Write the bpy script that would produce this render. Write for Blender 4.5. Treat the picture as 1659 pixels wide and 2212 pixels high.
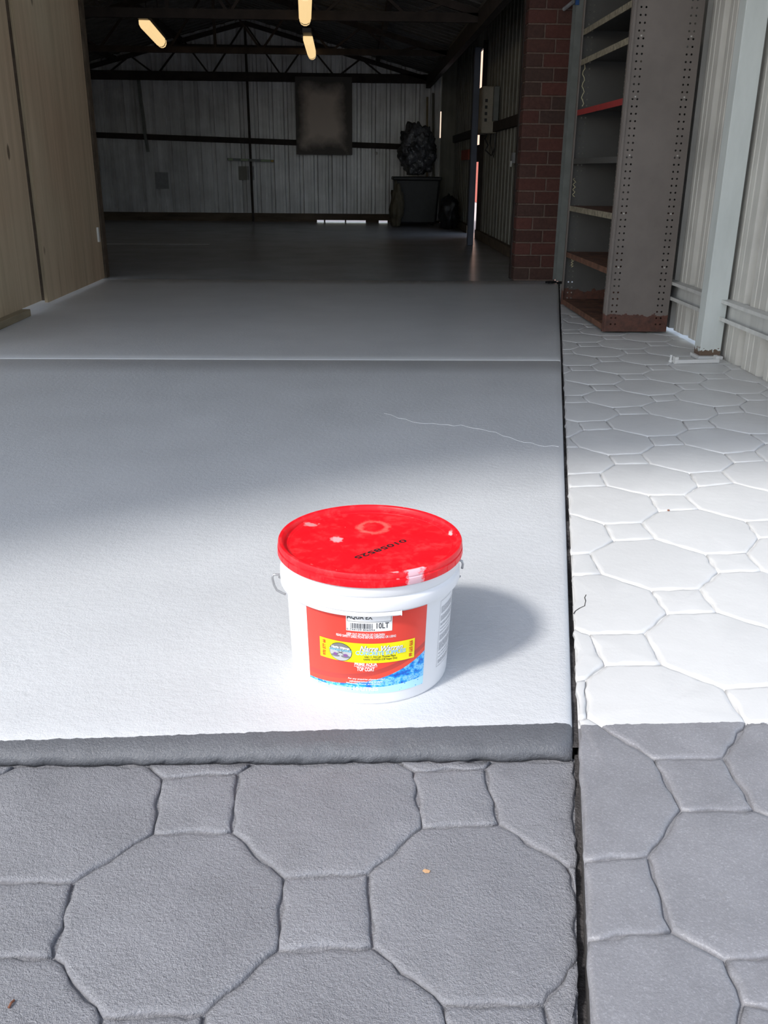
import bpy, bmesh, math, random
import numpy as np
from mathutils import Vector, Matrix

for o in list(bpy.data.objects):
    bpy.data.objects.remove(o, do_unlink=True)
sc = bpy.context.scene
col = sc.collection
random.seed(7)
rng = np.random.default_rng(7)

# ------------------------------------------------------------------ camera
IW, IH = 1659, 2212
FPX, CAMH = 1950.0, 0.74
PITCH, YAW, ROLL = math.radians(20.8), math.radians(1.9), 0.010
_f = Vector((math.sin(YAW) * math.cos(PITCH), math.cos(YAW) * math.cos(PITCH), -math.sin(PITCH)))
_r = Vector((math.cos(YAW), -math.sin(YAW), 0))
_u = _r.cross(_f)
CR = _r * math.cos(ROLL) + _u * math.sin(ROLL)
CU = _u * math.cos(ROLL) - _r * math.sin(ROLL)
CF = _f
CAM = Vector((0, 0, CAMH))
cd = bpy.data.cameras.new('camera')
cd.sensor_fit = 'VERTICAL'
cd.sensor_height = 36.0
cd.lens = FPX / IH * 36.0
cd.clip_start = 0.02
cam = bpy.data.objects.new('camera', cd)
col.objects.link(cam)
cam.matrix_world = Matrix(((CR.x, CU.x, -CF.x, 0), (CR.y, CU.y, -CF.y, 0), (CR.z, CU.z, -CF.z, CAMH), (0, 0, 0, 1)))
sc.camera = cam

# ------------------------------------------------------------------ light
SKY_STR, SKY_GREY = 0.30, 0.62
SUN_STR, SUN_ANGLE = 3.3, 6.5
SUN_DIR = (-0.175, -0.156, 0.225)
w = bpy.data.worlds.new('sky')
sc.world = w
w.use_nodes = True
wt = w.node_tree
sky = wt.nodes.new('ShaderNodeTexSky')
sky.sky_type = 'NISHITA'
sky.sun_disc = False
sky.sun_elevation = math.atan2(SUN_DIR[2], math.hypot(SUN_DIR[0], SUN_DIR[1]))
sky.sun_rotation = math.atan2(SUN_DIR[0], SUN_DIR[1])
sky.air_density, sky.dust_density, sky.ozone_density = 1.0, 1.2, 1.0
hs = wt.nodes.new('ShaderNodeHueSaturation')
hs.inputs['Saturation'].default_value = SKY_GREY
wt.links.new(sky.outputs[0], hs.inputs['Color'])
wt.links.new(hs.outputs[0], wt.nodes['Background'].inputs[0])
wt.nodes['Background'].inputs[1].default_value = SKY_STR
SUNV = Vector(SUN_DIR).normalized()
sl = bpy.data.lights.new('sun', 'SUN')
sl.energy = SUN_STR
sl.angle = math.radians(SUN_ANGLE)
sl.color = (1.0, 0.975, 0.94)
sun = bpy.data.objects.new('sun', sl)
col.objects.link(sun)
sun.rotation_euler = SUNV.to_track_quat('Z', 'Y').to_euler()
sc.view_settings.view_transform = 'Standard'
sc.view_settings.look = 'None'
sc.view_settings.gamma = 1.0
sc.view_settings.exposure = 0.0
sc.view_settings.use_curve_mapping = False


# ------------------------------------------------------------------ pixel helpers
def ray(x, y):
    return CF + CR * ((x - IW / 2) / FPX) - CU * ((y - IH / 2) / FPX)


def ground(x, y, z=0.0):
    d = ray(x, y)
    return CAM + d * ((z - CAMH) / d.z)


def on_y(x, y, Y):
    d = ray(x, y)
    return CAM + d * (Y / d.y)


def on_x(x, y, X):
    d = ray(x, y)
    return CAM + d * (X / d.x)


# ------------------------------------------------------------------ materials
class NT:
    def __init__(s, name):
        s.m = bpy.data.materials.new(name)
        s.m.use_nodes = True
        s.t = s.m.node_tree
        s.b = s.t.nodes['Principled BSDF']

    def n(s, typ, **kw):
        nd = s.t.nodes.new(typ)
        for k, v in kw.items():
            if k.startswith('i_'):
                nd.inputs[int(k[2:])].default_value = v
            else:
                setattr(nd, k, v)
        return nd

    def l(s, a, b):
        s.t.links.new(a, b)

    def pos(s, scale=(1, 1, 1)):
        g = s.n('ShaderNodeNewGeometry')
        if scale == (1, 1, 1):
            return g.outputs['Position']
        mp = s.n('ShaderNodeMapping')
        mp.inputs['Scale'].default_value = scale
        s.l(g.outputs['Position'], mp.inputs['Vector'])
        return mp.outputs['Vector']

    def noise(s, scale, detail=3, rough=0.5, sc=(1, 1, 1), vec=None):
        nd = s.n('ShaderNodeTexNoise')
        nd.inputs['Scale'].default_value = scale
        nd.inputs['Detail'].default_value = detail
        nd.inputs['Roughness'].default_value = rough
        s.l(vec if vec is not None else s.pos(sc), nd.inputs['Vector'])
        return nd.outputs['Fac']

    def ramp(s, fac, stops, interp='LINEAR'):
        r = s.n('ShaderNodeValToRGB')
        r.color_ramp.interpolation = interp
        e = r.color_ramp.elements
        while len(e) < len(stops):
            e.new(0.5)
        for k, (p, c) in enumerate(stops):
            e[k].position = p
            e[k].color = c if len(c) == 4 else (*c, 1)
        s.l(fac, r.inputs[0])
        return r.outputs[0]

    def mix(s, fac, a, b, mode='MIX'):
        m = s.n('ShaderNodeMix', data_type='RGBA', blend_type=mode)
        for idx, v in ((0, fac), (6, a), (7, b)):
            if isinstance(v, (int, float)):
                m.inputs[idx].default_value = v
            elif isinstance(v, tuple):
                m.inputs[idx].default_value = v if len(v) == 4 else (*v, 1)
            else:
                s.l(v, m.inputs[idx])
        return m.outputs[2]

    def math(s, op, a, b=None, c=None):
        m = s.n('ShaderNodeMath', operation=op)
        for i, v in enumerate((a, b, c)):
            if v is None:
                continue
            if isinstance(v, (int, float)):
                m.inputs[i].default_value = v
            else:
                s.l(v, m.inputs[i])
        return m.outputs[0]

    def bump(s, h, strength=0.3, dist=0.002):
        b = s.n('ShaderNodeBump')
        b.inputs['Strength'].default_value = strength
        b.inputs['Distance'].default_value = dist
        s.l(h, b.inputs['Height'])
        s.l(b.outputs[0], s.b.inputs['Normal'])

    def color(s, c):
        if isinstance(c, tuple):
            s.b.inputs['Base Color'].default_value = c if len(c) == 4 else (*c, 1)
        else:
            s.l(c, s.b.inputs['Base Color'])

    def set(s, rough=0.5, metal=0.0, spec=None):
        s.b.inputs['Roughness'].default_value = rough
        s.b.inputs['Metallic'].default_value = metal
        if spec is not None:
            s.b.inputs['Specular IOR Level'].default_value = spec
        return s


def simple(name, c, rough=0.5, metal=0.0, var=0.12, scale=20, bump=0.0, bscale=80, bdist=0.001, sc3=(1, 1, 1), spec=None):
    t = NT(name).set(rough, metal, spec)
    lo = tuple(v * (1 - var) for v in c)
    hi = tuple(min(1, v * (1 + var)) for v in c)
    t.color(t.ramp(t.noise(scale, 4, 0.6, sc3), [(0.3, lo), (0.7, hi)]))
    if bump:
        t.bump(t.noise(bscale, 3), bump, bdist)
    return t.m


def flat(name, c, rough=0.6):
    return simple(name, c, rough, var=0.03, scale=60)


M = {}
WHITE = (0.60, 0.61, 0.625)
DARK = (0.245, 0.245, 0.262)


def paint_mat(name, line_a, line_b, rough, bs, bstr, white=WHITE, chip=False, fine=True, DARK=DARK):
    """light paint beyond the line y = a + b*x, charcoal paint on the near side"""
    t = NT(name).set(rough, 0, 0.42)
    p = t.pos()
    sep = t.n('ShaderNodeSeparateXYZ')
    t.l(p, sep.inputs[0])
    wob = t.math('MULTIPLY', t.math('SUBTRACT', t.noise(90, 2), 0.5), 0.006)
    e = t.math('SUBTRACT', t.math('SUBTRACT', sep.outputs[1], t.math('MULTIPLY', sep.outputs[0], line_b)), line_a)
    e = t.math('ADD', e, wob)
    k = t.math('GREATER_THAN', e, 0.0)
    wv = t.ramp(t.noise(3.0, 5, 0.6), [(0.3, tuple(v * 0.93 for v in white)), (0.72, tuple(v * 1.04 for v in white))])
    dv = t.ramp(t.noise(9.0, 6, 0.65), [(0.25, tuple(v * 0.86 for v in DARK)), (0.75, tuple(v * 1.16 for v in DARK))])
    grit = t.ramp(t.noise(420, 2, 0.6), [(0.42, (0.80, 0.80, 0.80)), (0.6, (1, 1, 1)), (0.72, (1.5, 1.5, 1.5))])
    dv = t.mix(0.55, dv, grit, 'MULTIPLY')
    if chip:
        wear = t.ramp(t.noise(16, 5, 0.62), [(0.66, (0, 0, 0)), (0.74, (1, 1, 1))])
        dv = t.mix(t.math('MULTIPLY', wear, 0.45), dv, (0.26, 0.235, 0.205))
    t.color(t.mix(k, dv, wv))
    h1 = t.noise(bs, 4, 0.6)
    h2 = t.noise(270, 3, 0.75)
    hw = t.math('ADD', t.math('MULTIPLY', h1, 0.7), t.math('MULTIPLY', h2, 0.42 if fine else 0.12))
    hd = t.math('ADD', t.math('MULTIPLY', h1, 0.45), t.math('MULTIPLY', h2, 1.0))
    mx = t.n('ShaderNodeMix', data_type='FLOAT')
    t.l(k, mx.inputs[0]); t.l(hw, mx.inputs[2]); t.l(hd, mx.inputs[3])
    # factor 0 -> dark side
    t.l(hd, mx.inputs[2]); t.l(hw, mx.inputs[3])
    t.bump(mx.outputs[0], bstr, 0.0035)
    return t.m


M['slab'] = paint_mat('painted slab concrete', 1.084, 0.034, 0.38, 70, 0.55, DARK=(0.118, 0.122, 0.134))
M['apron'] = paint_mat('charcoal painted stamped concrete', 1.30, 0.0, 0.33, 60, 0.85)
M['path'] = paint_mat('painted stamped path concrete', 1.0915, 0.018, 0.40, 28, 0.30, (0.655, 0.655, 0.65), True, False)
M['joint'] = simple('joint dirt', (0.05, 0.046, 0.046), 0.95, var=0.5, scale=150, bump=0.8, bscale=260, bdist=0.004)
M['stripe'] = flat('pale joint bead', (0.74, 0.75, 0.76), 0.4)  # pale colour paints the highlight along the slab joint
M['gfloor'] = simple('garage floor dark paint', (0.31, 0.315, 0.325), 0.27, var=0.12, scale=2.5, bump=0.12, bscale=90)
M['outer'] = simple('outer concrete ground', (0.56, 0.55, 0.53), 0.9, var=0.12, scale=6, bump=0.3)


def steel(name, c, rough=0.5, metal=0.35, streak=0.25):
    t = NT(name).set(rough, metal)
    a = t.ramp(t.noise(14, 5, 0.65, (1, 1, 0.08)), [(0.25, tuple(v * (1 - streak) for v in c)), (0.75, tuple(v * (1 + streak) for v in c))])
    b = t.ramp(t.noise(2.2, 4, 0.6), [(0.35, (0.72, 0.72, 0.72)), (0.65, (1.1, 1.1, 1.1))])
    t.color(t.mix(0.7, a, b, 'MULTIPLY'))
    return t.m


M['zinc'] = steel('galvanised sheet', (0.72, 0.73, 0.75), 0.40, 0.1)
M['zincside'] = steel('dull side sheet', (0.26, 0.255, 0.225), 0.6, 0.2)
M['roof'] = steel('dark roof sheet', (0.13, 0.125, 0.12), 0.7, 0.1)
M['fence'] = steel('cream grey fence sheet', (0.58, 0.565, 0.525), 0.55, 0.05, 0.12)
M['fencegirt'] = steel('grey steel girt', (0.62, 0.62, 0.60), 0.5, 0.1, 0.2)
M['truss'] = simple('dark rusty steel', (0.035, 0.025, 0.022), 0.8, var=0.4, scale=8)
M['timber'] = simple('old timber plate', (0.115, 0.085, 0.06), 0.85, var=0.35, scale=12, sc3=(0.2, 1, 1), bump=0.3)
M['black'] = simple('black plastic', (0.012, 0.013, 0.015), 0.5, var=0.3)
M['post_blue'] = simple('blue grey painted post', (0.07, 0.085, 0.13), 0.5, var=0.15, scale=6)
M['greypost'] = simple('grey green steel jamb', (0.20, 0.215, 0.21), 0.5, var=0.15, scale=9)


def column_mat():
    t = NT('pale green painted steel with rust at foot').set(0.45)
    base = t.ramp(t.noise(10, 5, 0.6, (1, 1, 0.25)), [(0.3, (0.52, 0.555, 0.54)), (0.7, (0.63, 0.665, 0.65))])
    sep = t.n('ShaderNodeSeparateXYZ'); t.l(t.pos(), sep.inputs[0])
    e = t.math('ADD', sep.outputs[2], t.math('MULTIPLY', t.noise(70, 4), -0.09))
    k = t.math('LESS_THAN', e, -0.012)
    t.color(t.mix(k, base, (0.13, 0.085, 0.06)))
    return t.m


M['column'] = column_mat()


def ply_mat():
    t = NT('weathered plywood').set(0.75, 0, 0.25)
    p = t.pos((1, 1, 0.06))
    wv = t.noise(14, 6, 0.65, vec=p)
    c = t.ramp(wv, [(0.25, (0.46, 0.365, 0.25)), (0.5, (0.58, 0.47, 0.33)), (0.75, (0.68, 0.56, 0.40))])
    c2 = t.ramp(t.noise(1.3, 3), [(0.3, (0.92, 0.82, 0.78)), (0.7, (1.0, 1.02, 1.0))])
    c = t.mix(0.8, c, c2, 'MULTIPLY')
    kn = t.n('ShaderNodeTexVoronoi'); kn.inputs['Scale'].default_value = 3.4
    t.l(t.pos((1, 1, 0.55)), kn.inputs['Vector'])
    dis = t.math('ADD', kn.outputs['Distance'], t.math('MULTIPLY', t.noise(30, 3, 0.5, (1, 1, 0.2)), 0.06))
    k = t.ramp(dis, [(0.085, (1, 1, 1)), (0.11, (0, 0, 0))])
    st = t.ramp(t.noise(40, 2, 0.5, (1, 1, 0.05)), [(0.68, (0, 0, 0)), (0.75, (1, 1, 1))])
    c = t.mix(t.math('MULTIPLY', st, 0.35), c, (0.14, 0.09, 0.05))
    t.color(t.mix(t.math('MULTIPLY', k, 0.8), c, (0.07, 0.04, 0.025)))
    t.bump(wv, 0.15, 0.002)
    return t.m


M['ply'] = ply_mat()
M['plyedge'] = simple('plywood edge', (0.33, 0.26, 0.17), 0.8, var=0.3, scale=200, sc3=(1, 0.1, 0.02))
M['softwood'] = simple('grey brown timber offcut', (0.30, 0.245, 0.16), 0.8, var=0.25, scale=14, sc3=(1, 0.2, 1))


def brick_mat():
    t = NT('dark red brick').set(0.85)
    oi = t.n('ShaderNodeObjectInfo')
    c = t.ramp(oi.outputs['Random'], [(0.0, (0.075, 0.032, 0.026)), (0.5, (0.13, 0.045, 0.036)), (1.0, (0.07, 0.042, 0.035))])
    v = t.ramp(t.noise(40, 4, 0.65), [(0.3, (0.7, 0.7, 0.7)), (0.7, (1.15, 1.15, 1.15))])
    t.color(t.mix(0.8, c, v, 'MULTIPLY'))
    t.bump(t.noise(120, 3), 0.5, 0.002)
    return t.m


M['brick'] = brick_mat()
M['mortar'] = simple('mortar', (0.17, 0.12, 0.10), 0.95, var=0.2, scale=60, bump=0.4)


def shelf_mat(name, c):
    t = NT(name).set(0.55, 0.1)
    v = t.ramp(t.noise(6, 5, 0.6), [(0.3, tuple(x * 0.88 for x in c)), (0.7, tuple(x * 1.1 for x in c))])
    sep = t.n('ShaderNodeSeparateXYZ'); t.l(t.pos(), sep.inputs[0])
    e = t.math('ADD', sep.outputs[2], t.math('MULTIPLY', t.math('SUBTRACT', t.noise(24, 5, 0.6), 0.5), 0.07))
    k = t.math('LESS_THAN', e, 0.085)
    rust = t.ramp(t.noise(30, 4, 0.7), [(0.3, (0.055, 0.025, 0.018)), (0.7, (0.13, 0.05, 0.033))])
    sp = t.ramp(t.noise(95, 3, 0.6), [(0.71, (0, 0, 0)), (0.74, (1, 1, 1))])
    v = t.mix(t.math('MULTIPLY', sp, 0.6), v, (0.05, 0.03, 0.025))
    t.color(t.mix(k, v, rust))
    return t.m


M['shelf'] = shelf_mat('brown grey shelf enamel', (0.165, 0.142, 0.128))
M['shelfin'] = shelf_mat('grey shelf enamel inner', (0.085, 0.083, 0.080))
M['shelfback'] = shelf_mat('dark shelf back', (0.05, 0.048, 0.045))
M['rust'] = simple('rusty shelf board', (0.14, 0.065, 0.04), 0.8, var=0.5, scale=18)
M['red_lip'] = simple('red shelf lip', (0.32, 0.035, 0.035), 0.5, var=0.15)
M['worn_lip'] = simple('worn grey brown shelf lip', (0.24, 0.21, 0.155), 0.7, var=0.5, scale=40)
M['cream_drip'] = flat('cream paint drip', (0.55, 0.50, 0.33))
M['whitemetal'] = flat('white metal', (0.7, 0.7, 0.68), 0.4)
M['bolt'] = flat('pale bolt head', (0.42, 0.40, 0.37), 0.4)

# ------------------------------------------------------------------ mesh helpers
WL = {}


class MB:
    def __init__(s):
        s.v, s.f = [], []

    def add(s, vs, fs):
        o = len(s.v)
        s.v += [tuple(x) for x in vs]
        s.f += [tuple(i + o for i in f) for f in fs]
        return s

    def box(s, x0, x1, y0, y1, z0, z1):
        v = [(x0, y0, z0), (x1, y0, z0), (x1, y1, z0), (x0, y1, z0), (x0, y0, z1), (x1, y0, z1), (x1, y1, z1), (x0, y1, z1)]
        f = [(3, 2, 1, 0), (4, 5, 6, 7), (0, 1, 5, 4), (1, 2, 6, 5), (2, 3, 7, 6), (3, 0, 4, 7)]
        return s.add(v, f)

    def bar(s, a, b, wx, wz, up=(0, 0, 1)):
        a, b = Vector(a), Vector(b)
        d = (b - a).normalized()
        up = Vector(up)
        if abs(d.dot(up)) > 0.98:
            up = Vector((0, 1, 0))
        r = d.cross(up).normalized()
        u = r.cross(d)
        v = []
        for p in (a, b):
            for sx, sz in ((-1, -1), (1, -1), (1, 1), (-1, 1)):
                v.append(p + r * (sx * wx / 2) + u * (sz * wz / 2))
        f = [(3, 2, 1, 0), (4, 5, 6, 7), (0, 1, 5, 4), (1, 2, 6, 5), (2, 3, 7, 6), (3, 0, 4, 7)]
        return s.add(v, f)

    def tube(s, pts, r, n=8):
        pts = [Vector(p) for p in pts]
        vs, fs = [], []
        prev = None
        for i, p in enumerate(pts):
            d = (pts[min(i + 1, len(pts) - 1)] - pts[max(i - 1, 0)]).normalized()
            if prev is None:
                q = Vector((0, 0, 1)) if abs(d.z) < 0.9 else Vector((1, 0, 0))
                a = d.cross(q).normalized()
            else:
                a = (prev - d * prev.dot(d)).normalized()
            prev = a
            b = d.cross(a)
            for k in range(n):
                t = 2 * math.pi * k / n
                vs.append(p + a * (r * math.cos(t)) + b * (r * math.sin(t)))
        for i in range(len(pts) - 1):
            for k in range(n):
                fs.append((i * n + k, i * n + (k + 1) % n, (i + 1) * n + (k + 1) % n, (i + 1) * n + k))
        fs.append(tuple(range(n - 1, -1, -1)))
        fs.append(tuple((len(pts) - 1) * n + k for k in range(n)))
        return s.add(vs, fs)

    def lathe(s, prof, cx, cy, n=96):
        vs, fs, ring = [], [], []
        for r, z in prof:
            if r < 1e-6:
                ring.append([len(vs)] * n)
                vs.append((cx, cy, z))
            else:
                st = len(vs)
                vs += [(cx + r * math.cos(2 * math.pi * k / n), cy + r * math.sin(2 * math.pi * k / n), z) for k in range(n)]
                ring.append([st + k for k in range(n)])
        for a, b in zip(ring[:-1], ring[1:]):
            for k in range(n):
                q = [a[k], a[(k + 1) % n], b[(k + 1) % n], b[k]]
                q2 = []
                for i in q:
                    if i not in q2:
                        q2.append(i)
                if len(q2) > 2:
                    fs.append(tuple(q2))
        return s.add(vs, fs)

    def build(s, name, mat, parent=None, smooth=False, kind=None, uv=None, bevel=0.0):
        me = bpy.data.meshes.new(name)
        off = WL.get(parent.name, Vector((0, 0, 0))) if parent else Vector((0, 0, 0))
        me.from_pydata([(v[0] - off.x, v[1] - off.y, v[2] - off.z) for v in s.v], [], s.f)
        me.materials.append(M[mat] if isinstance(mat, str) else mat)
        if smooth:
            me.polygons.foreach_set('use_smooth', [True] * len(me.polygons))
        if uv is not None:
            lay = me.uv_layers.new(name='UVMap')
            for lp in me.loops:
                lay.data[lp.index].uv = uv[lp.vertex_index]
        me.update()
        ob = bpy.data.objects.new(name, me)
        col.objects.link(ob)
        if parent:
            ob.parent = parent
            WL[ob.name] = off
        if kind:
            ob['kind'] = kind
        if bevel:
            bv = ob.modifiers.new('bevel', 'BEVEL')
            bv.width = bevel
            bv.segments = 2
            bv.limit_method = 'ANGLE'
        return ob


def tag(o, label, cat=None, group=None, kind=None):
    o['label'] = label
    if cat:
        o['category'] = cat
    if group:
        o['group'] = group
    if kind:
        o['kind'] = kind
    return o


def empty(name, loc):
    e = bpy.data.objects.new(name, None)
    e.empty_display_size = 0.05
    col.objects.link(e)
    e.location = loc
    WL[e.name] = Vector(loc)
    return e


def box(name, mat, b, parent=None, bevel=0.0, **kw):
    return MB().box(*b).build(name, mat, parent, bevel=bevel, **kw)


# ------------------------------------------------------------------ ground and slabs
def xj(y):                       # right edge of the poured slab, a long straight joint
    return 0.312 + 0.2078 * (y - 1.096)


THR = 6.58                       # garage threshold
YB = 14.12                       # back wall
ZA, ZP = -0.024, -0.006          # level of the apron and of the side path

g = MB().add([(-40, -40, -0.07), (60, -40, -0.07), (60, 60, -0.07), (-40, 60, -0.07)], [(0, 1, 2, 3)]).build('ground', 'outer', kind='structure')
tag(g, 'bare concrete ground all around the shed')

# slab: two pours, the joint edge's highlight painted as a pale strip between them
def slab(y0, y1, front, name):
    if front:
        rows = [(1.058, -0.036), (1.046, -0.030), (1.0415, -0.019), (1.045, -0.0115), (1.054, -0.0065), (1.066, -0.0025), (1.083, 0.0), (1.12, 0.0)]
        y = 1.2
    else:
        rows = [(y0, -0.03), (y0 + 0.001, -0.002), (y0 + 0.004, 0.0)]
        y = y0 + 0.1
    while y < y1 - 0.06:
        rows.append((y, 0.0))
        y += 0.25
    rows += [(y1 - 0.004, 0.0), (y1 - 0.001, -0.002), (y1, -0.03)]
    xs = [-6, -3, -1.6, -0.9] + ([-0.86 + 0.012 * k for k in range(95)] if front else [-0.6, -0.3, 0])
    vs, fs = [], []
    nc = 0
    for ri, (yy, zz) in enumerate(rows):
        xe = xj(yy)
        line = [x for x in xs if x < 0.26] + [None] * 5
        cols = []
        ks = len(line) - 5
        for x in line[:ks]:
            cols.append((x, zz))
        for d, dz in ((0.024, 0), (0.012, -0.0008), (0.005, -0.0035), (0.0015, -0.009), (0.0, -0.03)):
            cols.append((xe - d, max(-0.032, min(zz, zz + dz))))
        nc = len(cols)
        for ci, (x, z) in enumerate(cols):
            jy = jz = 0
            if front and 0 < ri < 6 and ci > 3:
                jy = random.uniform(-1, 1) * 0.0028
                jz = random.uniform(-1, 1) * (0.0022 if ri < 4 else 0.0012)
            vs.append((x, yy + jy, z + jz))
    for r in range(len(rows) - 1):
        for c in range(nc - 1):
            fs.append((r * nc + c, r * nc + c + 1, (r + 1) * nc + c + 1, (r + 1) * nc + c))
    return MB().add(vs, fs).build(name, 'slab', smooth=True, kind='structure')


s1 = slab(1.041, 3.7205, True, 'driveway_slab')
tag(s1, 'pale grey painted driveway slab with charcoal front lip')
s2 = slab(3.7215, THR, False, 'driveway_slab')
tag(s2, 'pale grey painted driveway slab before the garage threshold')
bd = MB()
n = 60
for k in range(n):
    x0 = -6 + (xj(3.72) - 0.005 + 6) * k / n
    x1 = -6 + (xj(3.72) - 0.005 + 6) * (k + 1) / n
    bd.add([(x0, 3.7165, 0.0), (x1, 3.7165, 0.0), (x1, 3.7255, 0.0), (x0, 3.7255, 0.0), (x0, 3.721, 0.002), (x1, 3.721, 0.002)], [(0, 1, 5, 4), (4, 5, 2, 3)])
bd.build('joint_stripe', 'stripe', s1)

# hairline crack running to the right edge
ck = MB()
pts = [ground(830 + (1207 - 830) * t, 893 + 70 * t + 6 * math.sin(9 * t) + random.uniform(-2, 2), 0) for t in np.linspace(0, 1, 26)]
for a, b in zip(pts[:-1], pts[1:]):
    ck.bar((a.x, a.y, 0.0002), (b.x, b.y, 0.0002), 0.0016, 0.0010)
ck.build('filled_crack', 'stripe', s1)

JN = np.array((1.0, -0.2078)); JD = 0.312 - 0.2078 * 1.096


def line_px(a, b, z):
    p, q = ground(*a, z), ground(*b, z)
    k = (q.x - p.x) / (q.y - p.y)
    return np.array((1.0, -k)), p.x - k * p.y


AN, AD = line_px((1242, 1645), (1249, 2205), ZA)
# joint filler below the long joint
jf = MB()
lv = -0.02
ya = 0.2
while ya < 6.65:
    yb2 = ya + 0.009
    l2 = min(-0.014, max(-0.03, lv + random.gauss(0, 0.0018)))
    if yb2 < 1.062:
        xa_, xb_, dz_ = AD - AN[1] * ya - 0.0005, AD - AN[1] * yb2 - 0.0005, -0.012
    else:
        xa_, xb_, dz_ = xj(ya) - 0.012, xj(yb2) - 0.012, 0.0
    jf.add([(xa_, ya, lv + dz_), (xj(ya) + 0.03, ya, lv + dz_), (xj(yb2) + 0.03, yb2, l2 + dz_), (xb_, yb2, l2 + dz_)], [(0, 1, 2, 3)])
    lv, ya = l2, yb2
jf.build('joint_filler', 'joint', kind='structure')['label'] = 'dark dirt filling the long joint beside the slab'

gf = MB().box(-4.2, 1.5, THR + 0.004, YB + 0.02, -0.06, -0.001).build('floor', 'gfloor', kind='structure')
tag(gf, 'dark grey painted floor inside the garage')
p0, p1 = ground(205, 527), ground(452, 528)
MB().bar((p0.x, p0.y, 0.0005), (p1.x, p1.y, 0.0005), 0.035, 0.001).build('joint_stripe', 'stripe', gf)


# ------------------------------------------------------------------ stamped octagon and square pavers
HS = 0.1464


def fit_lattice(ctrl, z):
    """ctrl: {(c, r): {'TL':px, ...}} -> function corner(c, r, name) giving ground xy"""
    off = {'TL': (-HS, -HS), 'TR': (HS, -HS), 'BR': (HS, HS), 'BL': (-HS, HS)}
    L, G = [], []
    for (c, r), d in ctrl.items():
        for k, px in d.items():
            q = ground(px[0], px[1], z)
            L.append((c + off[k][0], r * 0.5 + off[k][1]))
            G.append((q.x, q.y))
    L, G = np.array(L), np.array(G)
    A = np.c_[L, np.ones(len(L))]
    K, *_ = np.linalg.lstsq(A, G, rcond=None)
    res = G - A @ K

    def corner(c, r, k):
        l = np.array((c + off[k][0], r * 0.5 + off[k][1]))
        b = np.r_[l, 1] @ K
        d2 = ((L - l) ** 2).sum(1)
        wgt = 1 / (d2 + 1e-5) ** 1.5
        cor = (wgt[:, None] * res).sum(0) / (wgt.sum() + 25.0)
        jit = np.array((math.sin(37.1 * l[0] + 91.7 * l[1]), math.sin(71.3 * l[0] - 23.9 * l[1]))) * 0.0022
        if d2.min() < 1e-6:
            jit = 0
        return b + cor + jit
    return corner


def clip(poly, n, d):
    """keep the side where n.p >= d"""
    out = []
    for i in range(len(poly)):
        a, b = poly[i], poly[(i + 1) % len(poly)]
        da, db = a[0] * n[0] + a[1] * n[1] - d, b[0] * n[0] + b[1] * n[1] - d
        if da >= 0:
            out.append(a)
        if da * db < 0:
            t = da / (da - db)
            out.append((a[0] + (b[0] - a[0]) * t, a[1] + (b[1] - a[1]) * t))
    return out


def area(p):
    return 0.5 * sum(p[i][0] * p[(i + 1) % len(p)][1] - p[(i + 1) % len(p)][0] * p[i][1] for i in range(len(p)))


def paver(name, poly, z, mat, parent, seg, soft=1.0):
    if area(poly) < 0:
        poly = poly[::-1]
    if area(poly) < 2.5e-4:
        return
    pts = []
    for i in range(len(poly)):
        a, b = np.array(poly[i]), np.array(poly[(i + 1) % len(poly)])
        L = np.linalg.norm(b - a)
        if L < 1e-4:
            continue
        m = max(1, int(L / seg))
        nn = np.array((a[1] - b[1], b[0] - a[0])) / L
        for k in range(m):
            t = k / m
            p = a + (b - a) * t
            if m > 1:
                p = p + nn * (random.gauss(0, 0.0010) + 0.0016 * math.sin(3.1 * t * math.pi + a[0] * 40)) * (0 if k == 0 else 1)
            pts.append(p)
    c = np.mean(pts, axis=0)
    vs, fs = [], []
    n = len(pts)
    rings = [(0.0010, -0.0075), (0.0022 * soft, -0.0022), (0.0045 * soft, -0.0005), (0.010 * soft, 0.0)]
    for d, dz in rings:
        for p in pts:
            v = c - p
            dl = np.linalg.norm(v)
            q = p + v / dl * min(d * random.uniform(0.85, 1.2), 0.45 * dl)
            vs.append((q[0], q[1], z + dz + random.gauss(0, 0.0002)))
    for r in range(3):
        for k in range(n):
            fs.append((r * n + k, r * n + (k + 1) % n, (r + 1) * n + (k + 1) % n, (r + 1) * n + k))
    vs.append((c[0], c[1], z + 0.0004))
    for k in range(n):
        fs.append((3 * n + k, 3 * n + (k + 1) % n, 4 * n))
    MB().add(vs, fs).build(name, mat, parent, smooth=True)


def pave(corner, cr, rr, z, mat, parent, clips, seg_fn):
    for r in range(rr[0], rr[1] + 1):
        for c2 in range(cr[0] * 2, cr[1] * 2 + 1):
            c = c2 / 2
            whole = abs((c + 0.5 * r) - round(c + 0.5 * r)) < 1e-6
            if whole:
                poly = [corner(c, r, k) for k in ('TL', 'TR', 'BR', 'BL')]
            else:
                poly = [corner(c, r - 1, 'BL'), corner(c, r - 1, 'BR'), corner(c + 0.5, r, 'TL'), corner(c + 0.5, r, 'BL'),
                        corner(c, r + 1, 'TR'), corner(c, r + 1, 'TL'), corner(c - 0.5, r, 'BR'), corner(c - 0.5, r, 'TR')]
            poly = [tuple(p) for p in poly]
            for nv, d in clips:
                if len(poly) > 2:
                    poly = clip(poly, nv, d)
            if len(poly) > 2:
                yc = sum(p[1] for p in poly) / len(poly)
                paver('paver', poly, z, mat, parent, seg_fn(yc))


def Q(tl=None, tr=None, br=None, bl=None):
    return {k: v for k, v in (('TL', tl), ('TR', tr), ('BR', br), ('BL', bl)) if v}


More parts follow.
